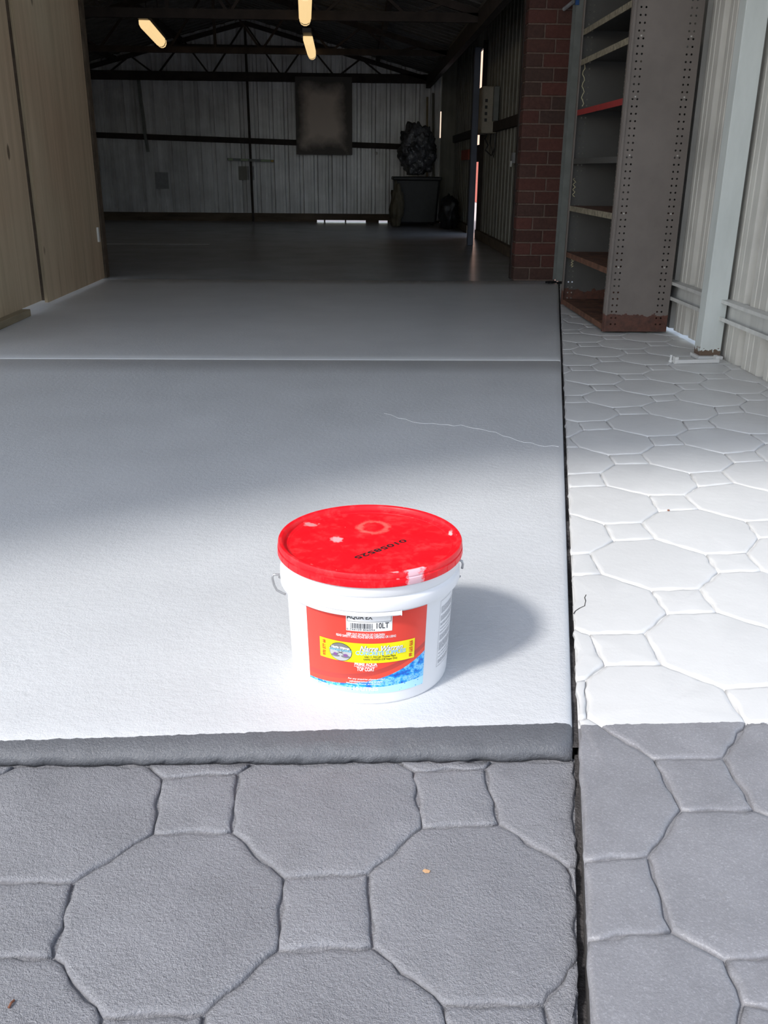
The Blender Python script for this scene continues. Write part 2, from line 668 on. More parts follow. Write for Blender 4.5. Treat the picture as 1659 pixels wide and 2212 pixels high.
left_ctrl = {
    (0, 0): Q((350, 1678), (513, 1668), (500, 1795), (330, 1798)),
    (1, 0): Q((894, 1663), (1047, 1658), (1077, 1778), (912, 1785)),
    (0.5, 1): Q((613, 1893), (795, 1885), (805, 2043), (600, 2050)),
    (-0.5, 1): Q(None, (159, 1903), (113, 2065), None),
    (0, 2): Q((220, 2195), (440, 2188)),
    (1, 2): Q((957, 2168), (1174, 2168)),
    (1.5, 1): Q((1224, 1868)),
}
right_ctrl = {
    (0, 0): Q((1412, 1637), (1562, 1635), (1630, 1748), (1472, 1748)),
    (-0.5, 1): Q((1250, 1858), (1399, 1848), (1452, 2010), (1264, 2028)),
    (0, 2): Q((1564, 2070), None, None, (1604, 2165)),
    (0, -2): Q((1272, 1368), (1392, 1366), (1431, 1434), (1307, 1435)),
    (0.5, -1): Q((1564, 1486), None, None, (1613, 1560)),
    (-0.5, -1): Q(None, (1264, 1466), (1267, 1548)),
    (0.5, -3): Q((1407, 1274), (1511, 1271), (1550, 1321), (1441, 1324)),
    (1, -4): Q((1524, 1196), (1613, 1193), (1646, 1232), (1552, 1235)),
    (0, -4): Q(None, (1274, 1194), (1300, 1239)),
    (0.5, -5): Q((1304, 1131), (1386, 1128), (1415, 1163), (1327, 1167)),
    (1.5, -5): Q((1610, 1125), None, None, (1639, 1161)),
    (1, -6): Q((1401, 1069), (1479, 1069), (1511, 1099), (1424, 1103)),
    (1.5, -7): Q((1489, 1021), (1558, 1017), (1587, 1043), (1509, 1050)),
    (0.5, -7): Q(None, (1297, 1021), (1311, 1049), (1232, 1051)),
    (1, -8): Q((1314, 982), (1385, 979), (1404, 1001), (1330, 1002)),
    (2, -8): Q((1563, 979), (1630, 973), (1654, 995), (1587, 998)),
    (1.5, -9): Q((1399, 942), (1460, 940), (1480, 960), (1415, 962)),
    (1, -10): Q((1248, 911), (1308, 908), (1324, 926), (1261, 929)),
    (2, -10): Q((1473, 908), (1529, 906), (1548, 923), (1487, 927)),
    (1.5, -11): Q((1324, 880), (1384, 877), (1404, 894), (1340, 895)),
    (2.5, -11): Q((1542, 878), (1596, 875), (1610, 890), (1552, 893)),
    (2, -12): Q((1402, 854), (1454, 851), (1469, 864), (1418, 867)),
}
# apron bed and pavers
ap = MB().add([(-1.3, 0.30, ZA - 0.0058), (AD - AN[1] * 0.3 , 0.30, ZA - 0.0058), (AD - AN[1] * 1.05, 1.05, ZA - 0.0058), (-1.3, 1.05, ZA - 0.0058)], [(0, 1, 2, 3)])
apron = ap.build('apron', 'apron', kind='structure')
tag(apron, 'charcoal stamped concrete apron below the slab lip')
pave(fit_lattice(left_ctrl, ZA), (-4, 3), (-2, 5), ZA, 'apron', apron,
     [((0, -1), -1.0405), (tuple(-AN), -AD), ((1, 0), -1.28), ((0, 1), 0.31)], lambda y: 0.013)
# side path bed and pavers
gap = 0.0075
XF = 1.575                        # inner face line of the side fence
pp = MB().add([(xj(0.3) + gap, 0.30, ZP - 0.0058), (XF + 0.05, 0.30, ZP - 0.0058), (XF + 0.05, 6.6, ZP - 0.0058), (xj(6.6) + gap, 6.6, ZP - 0.0058)], [(0, 1, 2, 3)])
path = pp.build('side_path', 'path', kind='structure')
tag(path, 'stamped octagon pattern concrete path beside the slab')
pave(fit_lattice(right_ctrl, ZP), (-3, 12), (-31, 4), ZP, 'path', path,
     [(tuple(JN), JD + gap), ((-1, 0), -(XF - 0.002)), ((0, 1), 0.31), ((0, -1), -6.55)],
     lambda y: 0.014 if y < 1.6 else (0.022 if y < 3 else 0.05))
# concrete edge under the path and apron so the joint has sides
MB().add([(xj(0.3) + gap, 0.3, -0.07), (xj(6.6) + gap, 6.6, -0.07), (xj(6.6) + gap, 6.6, ZP - 0.0058), (xj(0.3) + gap, 0.3, ZP - 0.0058)], [(0, 1, 2, 3)]).build('path_edge', 'joint', path)
ck = MB()
for pl in (((1239, 1326), (1243, 1320), (1252, 1314), (1263, 1309), (1265, 1298), (1263, 1291), (1266, 1285)),
           ):
    pts = [ground(x_, y_, ZP) for x_, y_ in pl]
    for a, b in zip(pts[:-1], pts[1:]):
        ck.bar((a.x, a.y, ZP + 0.0002), (b.x, b.y, ZP + 0.0002), 0.0014, 0.0008)
ck.build('hairline_crack', 'joint', path)
# plain drive behind the paved parts
dr = MB().box(-6, 3, -6, 0.29, -0.06, -0.034).build('drive', 'outer', kind='structure')
tag(dr, 'plain concrete drive leading to the apron')


# ------------------------------------------------------------------ corrugated sheets
PROF = [(0.0, 0.0), (0.038, 0.0), (0.041, 0.0025), (0.047, 0.0025), (0.05, 0.0), (0.085, 0.0), (0.088, 0.0025), (0.094, 0.0025),
        (0.097, 0.0), (0.130, 0.0), (0.144, 0.042), (0.184, 0.042), (0.198, 0.0), (0.21, 0.0)]
PITCH_S = 0.21


def corr(O, A, B, N, w, L, mb=None):
    O, A, B, N = map(Vector, (O, A, B, N))
    mb = mb or MB()
    pts = []
    k = 0
    while True:
        for a, n in PROF[:-1]:
            x = k * PITCH_S + a
            if x > w:
                break
            pts.append((x, n))
        else:
            k += 1
            continue
        break
    pts.append((w, 0.0))
    vs = []
    for a, n in pts:
        vs.append(O + A * a + N * n)
    for a, n in pts:
        vs.append(O + A * a + N * n + B * L)
    m = len(pts)
    mb.add(vs, [(i, i + 1, m + i + 1, m + i) for i in range(m - 1)])
    return mb


def sheets(name, mat, parent, O, A, B, N, total, L, w=0.84):
    O, A = Vector(O), Vector(A)
    x = 0.0
    i = 0
    while x < total - 0.02:
        ww = min(w + 0.012, total - x)
        corr(O + A * x + Vector(N) * (0.0012 * (i % 2)), A, B, N, ww, L).build(name, mat, parent)
        x += w
        i += 1


RX, RZ = -1.52, 2.62              # ridge
EX, EZ = 1.06, 1.94               # right eave of the garage roof
LX = 2 * RX - EX                  # left eave
WRX = 1.44                        # garage right wall

# back wall
wb = empty('wall_back', (RX, YB, 0)); wb['kind'] = 'structure'; wb['label'] = 'galvanised sheet wall at the back of the garage'
x = LX
while x < EX + 0.36:
    ww = min(0.84, EX + 0.16 - x)
    if ww < 0.05:
        break
    corr((x, YB, 0.03), (1, 0, 0), (0, 0, 1), (0, 1, 0), ww, 2.72 - 0.03 if abs(x + 0.42 - RX) < 1.2 else 2.45).build('wall_sheet', 'zinc', wb)
    x += 0.84
# right end strip leaves a narrow slit of daylight beside it
box('corner_strip', 'zincside', (1.236, 1.50, YB, YB + 0.01, 0.0, 2.7), wb)
box('slit_cover', 'zincside', (1.21, 1.245, YB + 0.012, YB + 0.02, 0.0, 1.17), wb)
box('slit_cover', 'zincside', (1.21, 1.245, YB + 0.012, YB + 0.02, 1.52, 2.7), wb)
# garage side walls
wl = empty('wall_left', (LX, 10, 0)); wl['kind'] = 'structure'; wl['label'] = 'dull sheet wall on the left side of the garage'
sheets('wall_sheet', 'zinc', wl, (LX, THR, 0), (0, 1, 0), (0, 0, 1), (-1, 0, 0), YB - THR, 2.0)
wr = empty('wall_right', (WRX, 10, 0)); wr['kind'] = 'structure'; wr['label'] = 'dull sheet wall on the right side of the garage'
DY0, DY1 = 10.98, 11.80           # side door opening
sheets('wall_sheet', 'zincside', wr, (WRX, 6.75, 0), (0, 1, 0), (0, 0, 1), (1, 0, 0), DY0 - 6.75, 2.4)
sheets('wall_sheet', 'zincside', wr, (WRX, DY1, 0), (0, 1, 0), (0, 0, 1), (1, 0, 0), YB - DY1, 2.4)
box('door_head', 'zincside', (WRX, WRX + 0.02, DY0, DY1, 2.02, 2.4), wr)
# front wall above and beside the opening
wf = empty('wall_front', (RX, THR, 0)); wf['kind'] = 'structure'; wf['label'] = 'sheet wall around the wide garage opening'
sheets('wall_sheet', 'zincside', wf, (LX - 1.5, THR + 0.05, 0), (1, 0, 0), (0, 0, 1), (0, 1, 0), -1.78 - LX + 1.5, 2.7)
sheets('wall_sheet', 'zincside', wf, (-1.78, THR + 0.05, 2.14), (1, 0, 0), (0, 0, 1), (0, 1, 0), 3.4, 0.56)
# garage roof
rf = empty('ceiling', (RX, 10, RZ)); rf['kind'] = 'structure'; rf['label'] = 'dark underside of the garage roof sheeting'
for sx, ex in ((1, EX), (-1, LX)):
    d = Vector((ex - RX, 0, EZ - RZ))
    L = d.length + 0.1
    B = d.normalized()
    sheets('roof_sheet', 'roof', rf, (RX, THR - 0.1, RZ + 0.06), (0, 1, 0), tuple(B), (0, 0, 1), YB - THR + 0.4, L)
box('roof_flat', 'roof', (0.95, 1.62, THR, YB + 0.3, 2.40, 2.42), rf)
box('eave_upstand', 'roof', (1.03, 1.05, THR + 0.06, YB, 1.96, 2.40), rf)
box('gable_fill', 'roof', (LX, 1.5, YB + 0.050, YB + 0.058, 2.05, 2.75), rf)

# carport roof in front (above the picture): shades the slab, the sun comes in under its front edge
CZ = 2.50
sh = Vector((SUNV.x, SUNV.y)) / SUNV.z * CZ
edge = [(-0.709, 1.69), (-0.375, 1.86), (0.036, 2.10), (0.45, 2.27), (1.113, 2.33)]
ce = [(px + sh.x, py + sh.y) for px, py in edge]
s0 = (ce[1][1] - ce[0][1]) / (ce[1][0] - ce[0][0])
lefty = ce[0][1] + s0 * (-5.2 - ce[0][0])
poly = [(-5.2, lefty)] + ce + [(1.75, ce[-1][1])]
cp = MB()
vs = []
for px, py in poly:
    vs += [(px, py, CZ), (px, py, CZ + 0.05), (px, THR + 0.04, CZ), (px, THR + 0.04, CZ + 0.05)]
fs = []
for i in range(len(poly) - 1):
    a, b = 4 * i, 4 * (i + 1)
    fs += [(a, a + 2, b + 2, b), (a + 1, b + 1, b + 3, a + 3), (a, b, b + 1, a + 1)]
cp.add(vs, fs)
M['cproof'] = simple('pale carport lining', (0.45, 0.45, 0.44), 0.8, var=0.05)
cpo = cp.build('carport_roof', 'cproof', kind='structure')
tag(cpo, 'flat carport roof over the slab in front of the garage')

# ------------------------------------------------------------------ garage frame
def truss(Y, thick, zc, label, back=False):
    t = empty('roof_truss', (RX, Y, zc))
    tag(t, label, 'truss', 'roof trusses')
    MB().bar((LX, Y, zc), (EX, Y, zc), 0.05, thick).build('bottom_chord', 'truss', t)
    for ex in (LX, EX):
        MB().bar((RX, Y, RZ - 0.02), (ex, Y, EZ - 0.02), 0.05, 0.055).build('rafter', 'truss', t)
    MB().bar((RX, Y + 0.02, zc), (RX, Y + 0.02, RZ - 0.02), 0.03, 0.03).build('king_post', 'truss', t)

    def zr(x):
        return RZ - (RZ - EZ) * abs(x - RX) / (EX - RX) - 0.02
    for sgn in (-1, 1):
        nodes_b = [0.5, 1.25, 1.95]
        nodes_t = [0.0, 0.85, 1.6, 2.25]
        for k, bn in enumerate(nodes_b):
            for tn in (nodes_t[k], nodes_t[k + 1]):
                MB().bar((RX + sgn * bn, Y, zc), (RX + sgn * tn, Y, zr(RX + sgn * tn)), 0.022, 0.022).build('web', 'truss', t)
    if back:
        zt = 2.30
        hw = (EX - RX) * (RZ - 0.02 - zt) / (RZ - EZ) + 0.1
        MB().bar((RX - hw, Y - 0.03, zt), (RX + hw, Y - 0.03, zt - 0.01), 0.04, 0.055).build('collar_tie', 'truss', t)
    return t


truss(8.30, 0.07, 1.90, 'dark steel roof truss next to the garage opening, above the nearest lamp')
truss(11.0, 0.06, 1.93, 'dark steel roof truss halfway down the garage')
truss(YB - 0.09, 0.115, 1.93, 'dark steel truss with collar tie standing against the back wall', True)

for i, (px, lab) in enumerate(((0.31, 'dark roof purlin above the pale wall board'), (-0.62, 'dark roof purlin beside the ridge above the two lamps'),
                              (-2.42, 'dark roof purlin on the other slope beside the ridge'), (-3.35, 'dark roof purlin above the slanting lamp'))):
    z = RZ - (RZ - EZ) * abs(px - RX) / (EX - RX) + 0.005
    tag(MB().bar((px, THR + 0.1, z), (px, YB - 0.02, z), 0.05, 0.07).build('roof_purlin', 'truss'), lab, 'purlin')
tag(MB().bar((EX - 0.03, THR + 0.1, EZ - 0.06), (EX - 0.03, YB - 0.05, EZ - 0.06), 0.06, 0.13).build('eave_beam', 'truss'), 'dark eave beam running along the right side wall', 'beam')
# back wall girts and timber plate
gl = on_y(190, 298, YB); gr = on_y(900, 324, YB)
tag(MB().bar((LX, YB - 0.028, gl.z + 0.05), (1.10, YB - 0.028, gr.z + 0.03), 0.05, 0.075).build('wall_girt', 'truss'), 'dark steel girt across the back sheet wall', 'girt')
bp = empty('base_plate', (RX, YB - 0.03, 0)); tag(bp, 'brown timber plate along the foot of the back wall', 'timber')
MB().box(LX + 0.02, 1.05, YB - 0.062, YB - 0.005, 0.026, 0.115).build('plank', 'timber', bp, bevel=0.004)
gaps = [(685, 700), (703, 745), (748, 790), (818, 837)]
xs = sorted([on_y(g_, 484, YB).x for pr in gaps for g_ in pr])
cur = LX + 0.02
for a, b in zip(xs[::2], xs[1::2]):
    box('packing', 'timber', (cur, a, YB - 0.06, YB - 0.005, 0.0, 0.026), bp)
    cur = b
box('packing', 'timber', (cur, 1.25, YB - 0.06, YB - 0.005, 0.0, 0.026), bp)
# pole in the middle of the back wall, with the staff in front of it
pm = on_y(546, 440, YB)
tag(MB().bar((RX + 0.01, YB - 0.07, 0), (RX, YB - 0.07, 2.5), 0.032, 0.032).build('wall_pole', 'truss'), 'thin dark pole at the middle of the back wall', 'pole')
st = empty('measuring_staff', on_y(541, 346, YB - 0.11)); tag(st, 'thin staff with pale green bands and a yellow tip on the back wall', 'staff')
a, b = on_y(491, 344, YB - 0.11), on_y(592, 348, YB - 0.11)
M['staffgreen'] = flat('pale green band', (0.34, 0.42, 0.27)); M['staffyel'] = flat('yellow tip', (0.55, 0.36, 0.10))
MB().bar(a, b, 0.02, 0.034).build('rod', 'greypost', st)
for t0, t1, mm in ((0.02, 0.12, 'staffgreen'), (0.29, 0.45, 'staffgreen'), (0.72, 0.92, 'staffgreen'), (0.93, 0.99, 'staffyel')):
    MB().bar(a.lerp(b, t0), a.lerp(b, t1), 0.024, 0.026).build('band', mm, st)
# strips beside the pole
M['palegrey'] = simple('pale grey filler', (0.33, 0.34, 0.36), 0.7, var=0.15)
for i, (x0, lab) in enumerate(((534, 'pale vertical strip on the back wall between pole and patch plate'), (545, 'pale vertical strip on the wall board side of the back wall pole'))):
    p0, p1 = on_y(x0, 359, YB - 0.012), on_y(x0 + 4.5, 389, YB - 0.012)
    tag(box('wall_strip', 'palegrey', (p0.x, p1.x, YB - 0.022, YB - 0.003, p1.z, p0.z)), lab, 'strip')
for (q0, q1, lab) in (((335, 372), (365, 408), 'square grey patch plate low on the back wall'), ((515, 359), (534, 389), 'grey patch plate beside the pole on the back wall')):
    p0, p1 = on_y(*q0, YB - 0.012), on_y(*q1, YB - 0.012)
    tag(box('patch_plate', 'palegrey' if q0[0] < 400 else 'zincside', (p0.x, p1.x, YB - 0.016, YB - 0.003, p1.z, p0.z)), lab, 'plate')
# bent strip at the left of the back wall
bs = MB()
pts = [on_y(x, y, YB - 0.05) for x, y in ((299, 170), (304, 215), (309, 250), (313, 285), (320, 328))]
for p, q in zip(pts[:-1], pts[1:]):
    bs.bar(p, q, 0.035, 0.075, up=(0, 1, 0))
tag(bs.build('hanging_strap', 'greypost'), 'bent grey strap hanging from the beam on the back wall', 'strap')


def board_mat():
    t = NT('smoke stained wall board').set(0.8)
    tc = t.n('ShaderNodeTexCoord')
    vs = t.n('ShaderNodeSeparateXYZ'); t.l(tc.outputs['Generated'], vs.inputs[0])
    nz = t.noise(4.2, 5, 0.6)
    dx = t.math('ABSOLUTE', t.math('SUBTRACT', vs.outputs[0], 0.47))
    dz = t.math('ABSOLUTE', t.math('SUBTRACT', vs.outputs[2], 0.50))
    d = t.math('ADD', t.math('MAXIMUM', t.math('MULTIPLY', dx, 1.08), dz), t.math('MULTIPLY', t.math('SUBTRACT', nz, 0.5), 0.32))
    t.color(t.ramp(d, [(0.24, (0.72, 0.61, 0.53)), (0.46, (0.13, 0.115, 0.105))]))
    return t.m


M['board'] = board_mat()
p0, p1 = on_y(637, 165, YB - 0.15), on_y(761, 335, YB - 0.15)
tag(box('wall_board', 'board', (p0.x, p1.x, YB - 0.17, YB - 0.155, p1.z, p0.z), bevel=0.003), 'brown wall board with dark smoky edges hung over the beam', 'board')
p0 = on_y(813, 331, YB - 0.05)
tag(MB().lathe([(0, -0.02), (0.012, -0.018), (0.019, 0), (0.012, 0.018), (0, 0.02)], p0.x, p0.y, 12).build('hook_knob', 'whitemetal'), 'tiny white knob under the girt on the back wall', 'knob')
kn = bpy.data.objects['hook_knob']
for v in kn.data.vertices:
    v.co.z += p0.z

# right wall details
MBg = MB().bar((WRX - 0.02, 6.8, 1.15), (WRX - 0.02, DY0, 1.15), 0.04, 0.09)
tag(MBg.build('wall_girt', 'truss'), 'dark girt on the side wall behind the brick pier', 'girt')
tag(MB().bar((WRX - 0.02, DY1, 1.15), (WRX - 0.02, YB - 0.1, 1.15), 0.04, 0.09).build('wall_girt', 'truss'), 'dark girt on the side wall beside the bin', 'girt')
for (ya, yb_, lab) in ((6.8, DY0, 'brown timber plate at the foot of the side wall near the pier'), (DY1, YB - 0.1, 'brown timber plate at the foot of the side wall near the bin')):
    tag(box('base_plate', 'timber', (WRX - 0.05, WRX - 0.004, ya, yb_, 0.0, 0.09), bevel=0.004), lab, 'timber')
for (ya, lab) in ((DY0 - 0.03, 'dark jamb on the pier side of the side doorway'), (DY1 + 0.03, 'dark jamb on the bin side of the side doorway')):
    tag(box('door_jamb', 'truss', (WRX - 0.04, WRX + 0.03, ya - 0.03, ya + 0.03, 0, 2.06)), lab, 'jamb')
tag(box('door_rail', 'truss', (WRX - 0.03, WRX + 0.02, DY0, DY1, 0.83, 1.01)), 'dark rail across the narrow side doorway', 'rail')
tag(box('steel_post', 'post_blue', (1.168, 1.228, 9.78, 9.86, 0, 1.86), bevel=0.005), 'blue grey post standing before the side doorway', 'post')
# daylight side: neighbouring wall seen through the slit
M['nred'] = simple('red outdoor brick', (0.42, 0.10, 0.07), 0.9, var=0.2)
M['ncream'] = simple('cream pink outdoor wall', (0.72, 0.46, 0.33), 0.9, var=0.1)
nw = empty('neighbour_wall', (3.2, 18, 0)); tag(nw, 'sunlit neighbouring wall seen through the narrow side doorway', 'wall')
MB().box(3.2, 3.3, 13, 40, -0.06, 0.95).build('lower_wall', 'nred', nw)
MB().box(3.2, 3.3, 13, 40, 0.95, 4.0).build('upper_wall', 'ncream', nw)
# meter box
mbx = empty('meter_box', (1.36, 10.2, 1.1)); tag(mbx, 'pale grey meter box with cables on the garage side wall', 'meter box')
M['meter'] = simple('grey beige meter box', (0.42, 0.38, 0.31), 0.6, var=0.12)
MB().box(1.278, WRX - 0.002, 9.95, 10.42, 1.09, 1.53).build('case', 'meter', mbx, bevel=0.012)
MB().box(1.272, 1.279, 9.98, 10.38, 1.13, 1.50).build('lid', 'meter', mbx, bevel=0.003)
for k in range(4):
    MB().box(1.31, 1.335, 9.944, 9.951, 1.20 + k * 0.06, 1.23 + k * 0.06).build('vent_slot', 'black', mbx)
MB().box(1.38, 1.436, 9.82, 9.90, 1.20, 1.52).build('conduit', 'greypost', mbx, bevel=0.008)
MB().tube([(1.35, 10.0, 1.09), (1.33, 9.99, 1.04), (1.36, 9.97, 0.98), (1.34, 9.98, 0.93), (1.40, 9.97, 0.88), (1.43, 9.96, 0.95)], 0.008).build('cable', 'black', mbx)
MB().tube([(1.39, 9.99, 1.09), (1.38, 9.96, 1.0), (1.42, 9.94, 0.86), (1.43, 9.93, 1.02), (1.43, 9.93, 1.09)], 0.007).build('cable', 'black', mbx)
p = on_x(1113, 345, WRX)
sw = empty('switch_box', (WRX - 0.01, p.y, p.z)); tag(sw, 'small grey switch box on the side wall by the pier', 'switch')
MB().box(WRX - 0.035, WRX - 0.002, p.y - 0.06, p.y + 0.04, p.z - 0.03, p.z + 0.06).build('plate', 'palegrey', sw, bevel=0.004)
MB().box(WRX - 0.05, WRX - 0.034, p.y - 0.04, p.y - 0.01, p.z - 0.06, p.z - 0.01).build('toggle', 'whitemetal', sw, bevel=0.003)
p = on_x(985, 330, WRX)
tag(box('wall_plate', 'nred', (WRX - 0.03, WRX - 0.002, 12.1, 12.9, 0.86, 0.98)), 'dull red board on the side wall near the bin', 'board')

# ------------------------------------------------------------------ fluorescent lamps
t = NT('lit lamp diffuser').set(0.5)
t.color((0.9, 0.8, 0.6))
t.b.inputs['Emission Color'].default_value = (1.0, 0.70, 0.33, 1)
t.b.inputs['Emission Strength'].default_value = 0.95
M['lampglow'] = t.m
M['lampbody'] = simple('grey lamp tray', (0.13, 0.115, 0.11), 0.6, var=0.1)


def lamp(a, b, wd, label):
    """a = near end, b = far end of the diffuser"""
    a, b = Vector(a), Vector(b)
    d = (b - a).normalized()
    r = d.cross(Vector((0, 0, 1))).normalized()
    u = r.cross(d)
    root = empty('fluorescent_lamp', (a + b) / 2 + Vector((0, 0, 0.05)))
    tag(root, label, 'lamp', 'garage lamps')
    prof = [(-0.5, 0.035), (-0.5, 0.0), (-0.36, -0.028), (-0.12, -0.04), (0.12, -0.04), (0.36, -0.028), (0.5, 0.0), (0.5, 0.035)]

    def trough(t0, t1, s=1.0, nm='diffuser', mt='lampglow', sh_=0):
        mb = MB()
        L = (b - a).length
        vs = []
        for tt in (t0, t1):
            for px, pz in prof:
                vs.append(a + d * (L * tt) + r * (px * wd * s) + u * (pz * s + sh_))
        m = len(prof)
        fs = [(i, i + 1, m + i + 1, m + i) for i in range(m - 1)] + [tuple(range(m - 1, -1, -1)), tuple(range(m, 2 * m))]
        mb.add(vs, fs)
        return mb.build(nm, mt, root)
    trough(0.0, 0.90)
    trough(0.90, 0.945, 0.96, 'band', 'truss')
    trough(0.945, 1.0, 0.94, 'end_cap')
    mb = MB()
    mb.bar(a - d * 0.25 + u * 0.055, b + d * 0.02 + u * 0.055, wd * 0.92, 0.038, up=tuple(u))
    mb.build('tray', 'lampbody', root)
    for tt in (0.15, 0.85):
        q_ = a.lerp(b, tt) + u * 0.07
        top = RZ + 0.055 - (RZ - EZ) * abs(q_.x - RX) / (EX - RX)
        MB().bar((q_.x, q_.y, q_.z - 0.01), (q_.x, q_.y, top), 0.008, 0.008).build('hanger', 'truss', root)
    return root


def lamp_px(pa, pb, z, wd, label):
    def atz(px):
        d = ray(*px)
        return CAM + d * ((z - CAMH) / d.z)
    return lamp(atz(pa), atz(pb), wd, label)


lamp_px((312, 53), (350, 95), 1.95, 0.098, 'glowing fluorescent lamp hanging askew on the plywood door side of the garage')
lamp_px((659, -12), (659, 45), 1.86, 0.098, 'glowing fluorescent lamp nearest the opening, in line with the back wall board')
lamp_px((665, 87), (674, 121), 1.90, 0.092, 'glowing fluorescent lamp deeper in, above the smoky wall board')

# ------------------------------------------------------------------ bin and bags in the back corner
def blob(name, mat, c, r, amp, seed, parent=None, sub=4, fq=2.3):
    bm = bmesh.new()
    bmesh.ops.create_icosphere(bm, subdivisions=sub, radius=1.0)
    from mathutils import noise as mn
    for v in bm.verts:
        q = v.co.copy()
        k = 1 + amp * mn.noise(q * fq + Vector((seed, 0, 0))) + amp * 0.5 * mn.noise(q * fq * 2.7 + Vector((0, seed, 0)))
        v.co = Vector((q.x * r[0] * k + c[0], q.y * r[1] * k + c[1], max(q.z * r[2] * k, -r[2] * 0.93) + c[2]))
    mb = MB()
    mb.add([tuple(v.co) for v in bm.verts], [tuple(v.index for v in f.verts) for f in bm.faces])
    bm.free()
    return mb.build(name, mat, parent, smooth=True)


bn = empty('rubbish_bin', (0.86, 13.35, 0)); tag(bn, 'black rubbish bin in the back corner under the bags', 'bin')
vs = [(0.56, 13.1, 0.03), (1.12, 13.1, 0.03), (1.12, 13.6, 0.03), (0.56, 13.6, 0.03), (0.53, 13.05, 0.62), (1.16, 13.05, 0.62), (1.16, 13.68, 0.62), (0.53, 13.68, 0.62)]
MB().add(vs, [(3, 2, 1, 0), (4, 5, 6, 7), (0, 1, 5, 4), (1, 2, 6, 5), (2, 3, 7, 6), (3, 0, 4, 7)]).build('body', 'black', bn, bevel=0.03)
MB().box(0.51, 1.18, 13.03, 13.70, 0.60, 0.645).build('rim', 'black', bn, bevel=0.015)
for k, xx in enumerate((0.60, 1.08)):
    MB().bar((xx - 0.03, 13.35, 0.045), (xx + 0.03, 13.35, 0.045), 0.09, 0.09).build('wheel', 'black', bn, bevel=0.03)
M['plbag'] = simple('dusty clear plastic', (0.085, 0.087, 0.095), 0.25, var=0.7, scale=6, bump=0.9, bscale=12, bdist=0.05)
M['sack'] = simple('dull yellow sack', (0.10, 0.085, 0.055), 0.8, var=0.3, scale=4, bump=0.6, bscale=9, bdist=0.04)
o = blob('plastic_bag', 'plbag', (0.85, 13.32, 0.975), (0.24, 0.22, 0.33), 0.28, 3.3, None, 5, 2.8); tag(o, 'crumpled dusty plastic bag heaped on the black bin', 'bag')
o = blob('yellow_sack', 'sack', (0.56, 12.88, 0.27), (0.09, 0.10, 0.28), 0.3, 9.1); tag(o, 'dull yellow sack standing before the black bin', 'sack')
o = blob('dark_sack', 'black', (1.24, 12.55, 0.20), (0.13, 0.2, 0.21), 0.3, 5.7); tag(o, 'dark stuffed sack on the floor beside the bin', 'sack')
tag(MB().tube([(1.14, 13.80, 0.0), (1.12, 13.9, 0.9), (1.10, 14.02, 1.75)], 0.018).build('pipe_offcut', 'zincside'), 'thin grey pipe leaning in the back corner', 'pipe')
tag(MB().tube([(1.04, 13.84, 0.0), (1.03, 13.93, 0.9), (1.02, 14.02, 1.7)], 0.015).build('timber_stick', 'softwood'), 'thin stick leaning behind the plastic bag', 'stick')

# ------------------------------------------------------------------ plywood doors on the left
XD = -1.74
def ply_door(y0, y1, z0, x, label):
    d = empty('plywood_door', (x, (y0 + y1) / 2, z0)); tag(d, label, 'door', 'plywood door leaves')
    MB().box(x - 0.017, x, y0, y1, z0, 2.12).build('facing', 'ply', d)
    MB().box(x - 0.018, x - 0.0005, y0 - 0.0012, y0, z0 + 0.001, 2.119).build('edge_band', 'plyedge', d)
    for yy in (y0 + 0.03, (y0 + y1) / 2, y1 - 0.03):
        MB().box(x - 0.062, x - 0.0175, yy - 0.022, yy + 0.022, z0 + 0.01, 2.11).build('stile', 'timber', d)
    for zz in (z0 + 0.06, 1.05, 2.05):
        MB().box(x - 0.060, x - 0.0178, y0 + 0.06, y1 - 0.06, zz - 0.03, zz + 0.03).build('rail', 'timber', d)
    return d


d1 = ply_door(5.255, 6.49, 0.016, XD, 'weathered plywood door leaf hinged at the garage jamb')
d2 = ply_door(3.95, 5.19, 0.036, XD - 0.012, 'weathered plywood door leaf resting over the timber offcut')
hp = [on_x(214, 490, XD), on_x(217, 521, XD)]
h = MB().box(XD - 0.005, XD + 0.012, 6.40, 6.425, hp[1].z, hp[0].z).build('hinge_leaf', 'whitemetal', d1)
h['label'] = 'pale metal hinge leaf'
# dark hinge strip closing the gap between the leaves
MB().box(XD - 0.088, XD - 0.076, 5.10, 5.245, 0.05, 2.1).build('cover_strip', 'truss', d2)
p0, p1 = ground(62, 684), ground(4, 717)
tag(MB().box(-1.80, -1.706, 4.34, 4.86, 0.0, 0.036).build('timber_offcut', 'softwood', bevel=0.003), 'short timber offcut on the slab under the plywood door', 'timber')
# timber post of the opening behind the doors
tag(box('door_post', 'timber', (-1.86, -1.77, THR + 0.07, THR + 0.16, 0, 2.0)), 'brown timber post behind the plywood door', 'post')

# ------------------------------------------------------------------ brick pier
bx0, bx1, by0, by1 = 1.130, 1.436, 6.622, 6.735
pier = empty('brick_pier', ((bx0 + bx1) / 2, by0, 0)); tag(pier, 'dark red brick pier at the edge of the garage opening', 'pier')
MB().box(bx0 + 0.006, bx1 - 0.006, by0 + 0.006, by1 - 0.006, 0, 1.972).build('mortar', 'mortar', pier)
half = (bx1 - bx0)
BL_, BS_ = 0.186, 0.110


def brick_mesh(L):
    bm = bmesh.new()
    bmesh.ops.create_cube(bm, size=1.0)
    for v in bm.verts:
        v.co = Vector((v.co.x * L, v.co.y * (by1 - by0), v.co.z * 0.076))
    bmesh.ops.bevel(bm, geom=bm.edges[:], offset=0.003, segments=1, affect='EDGES')
    me = bpy.data.meshes.new('brick')
    bm.to_mesh(me); bm.free()
    me.materials.append(M['brick'])
    return me


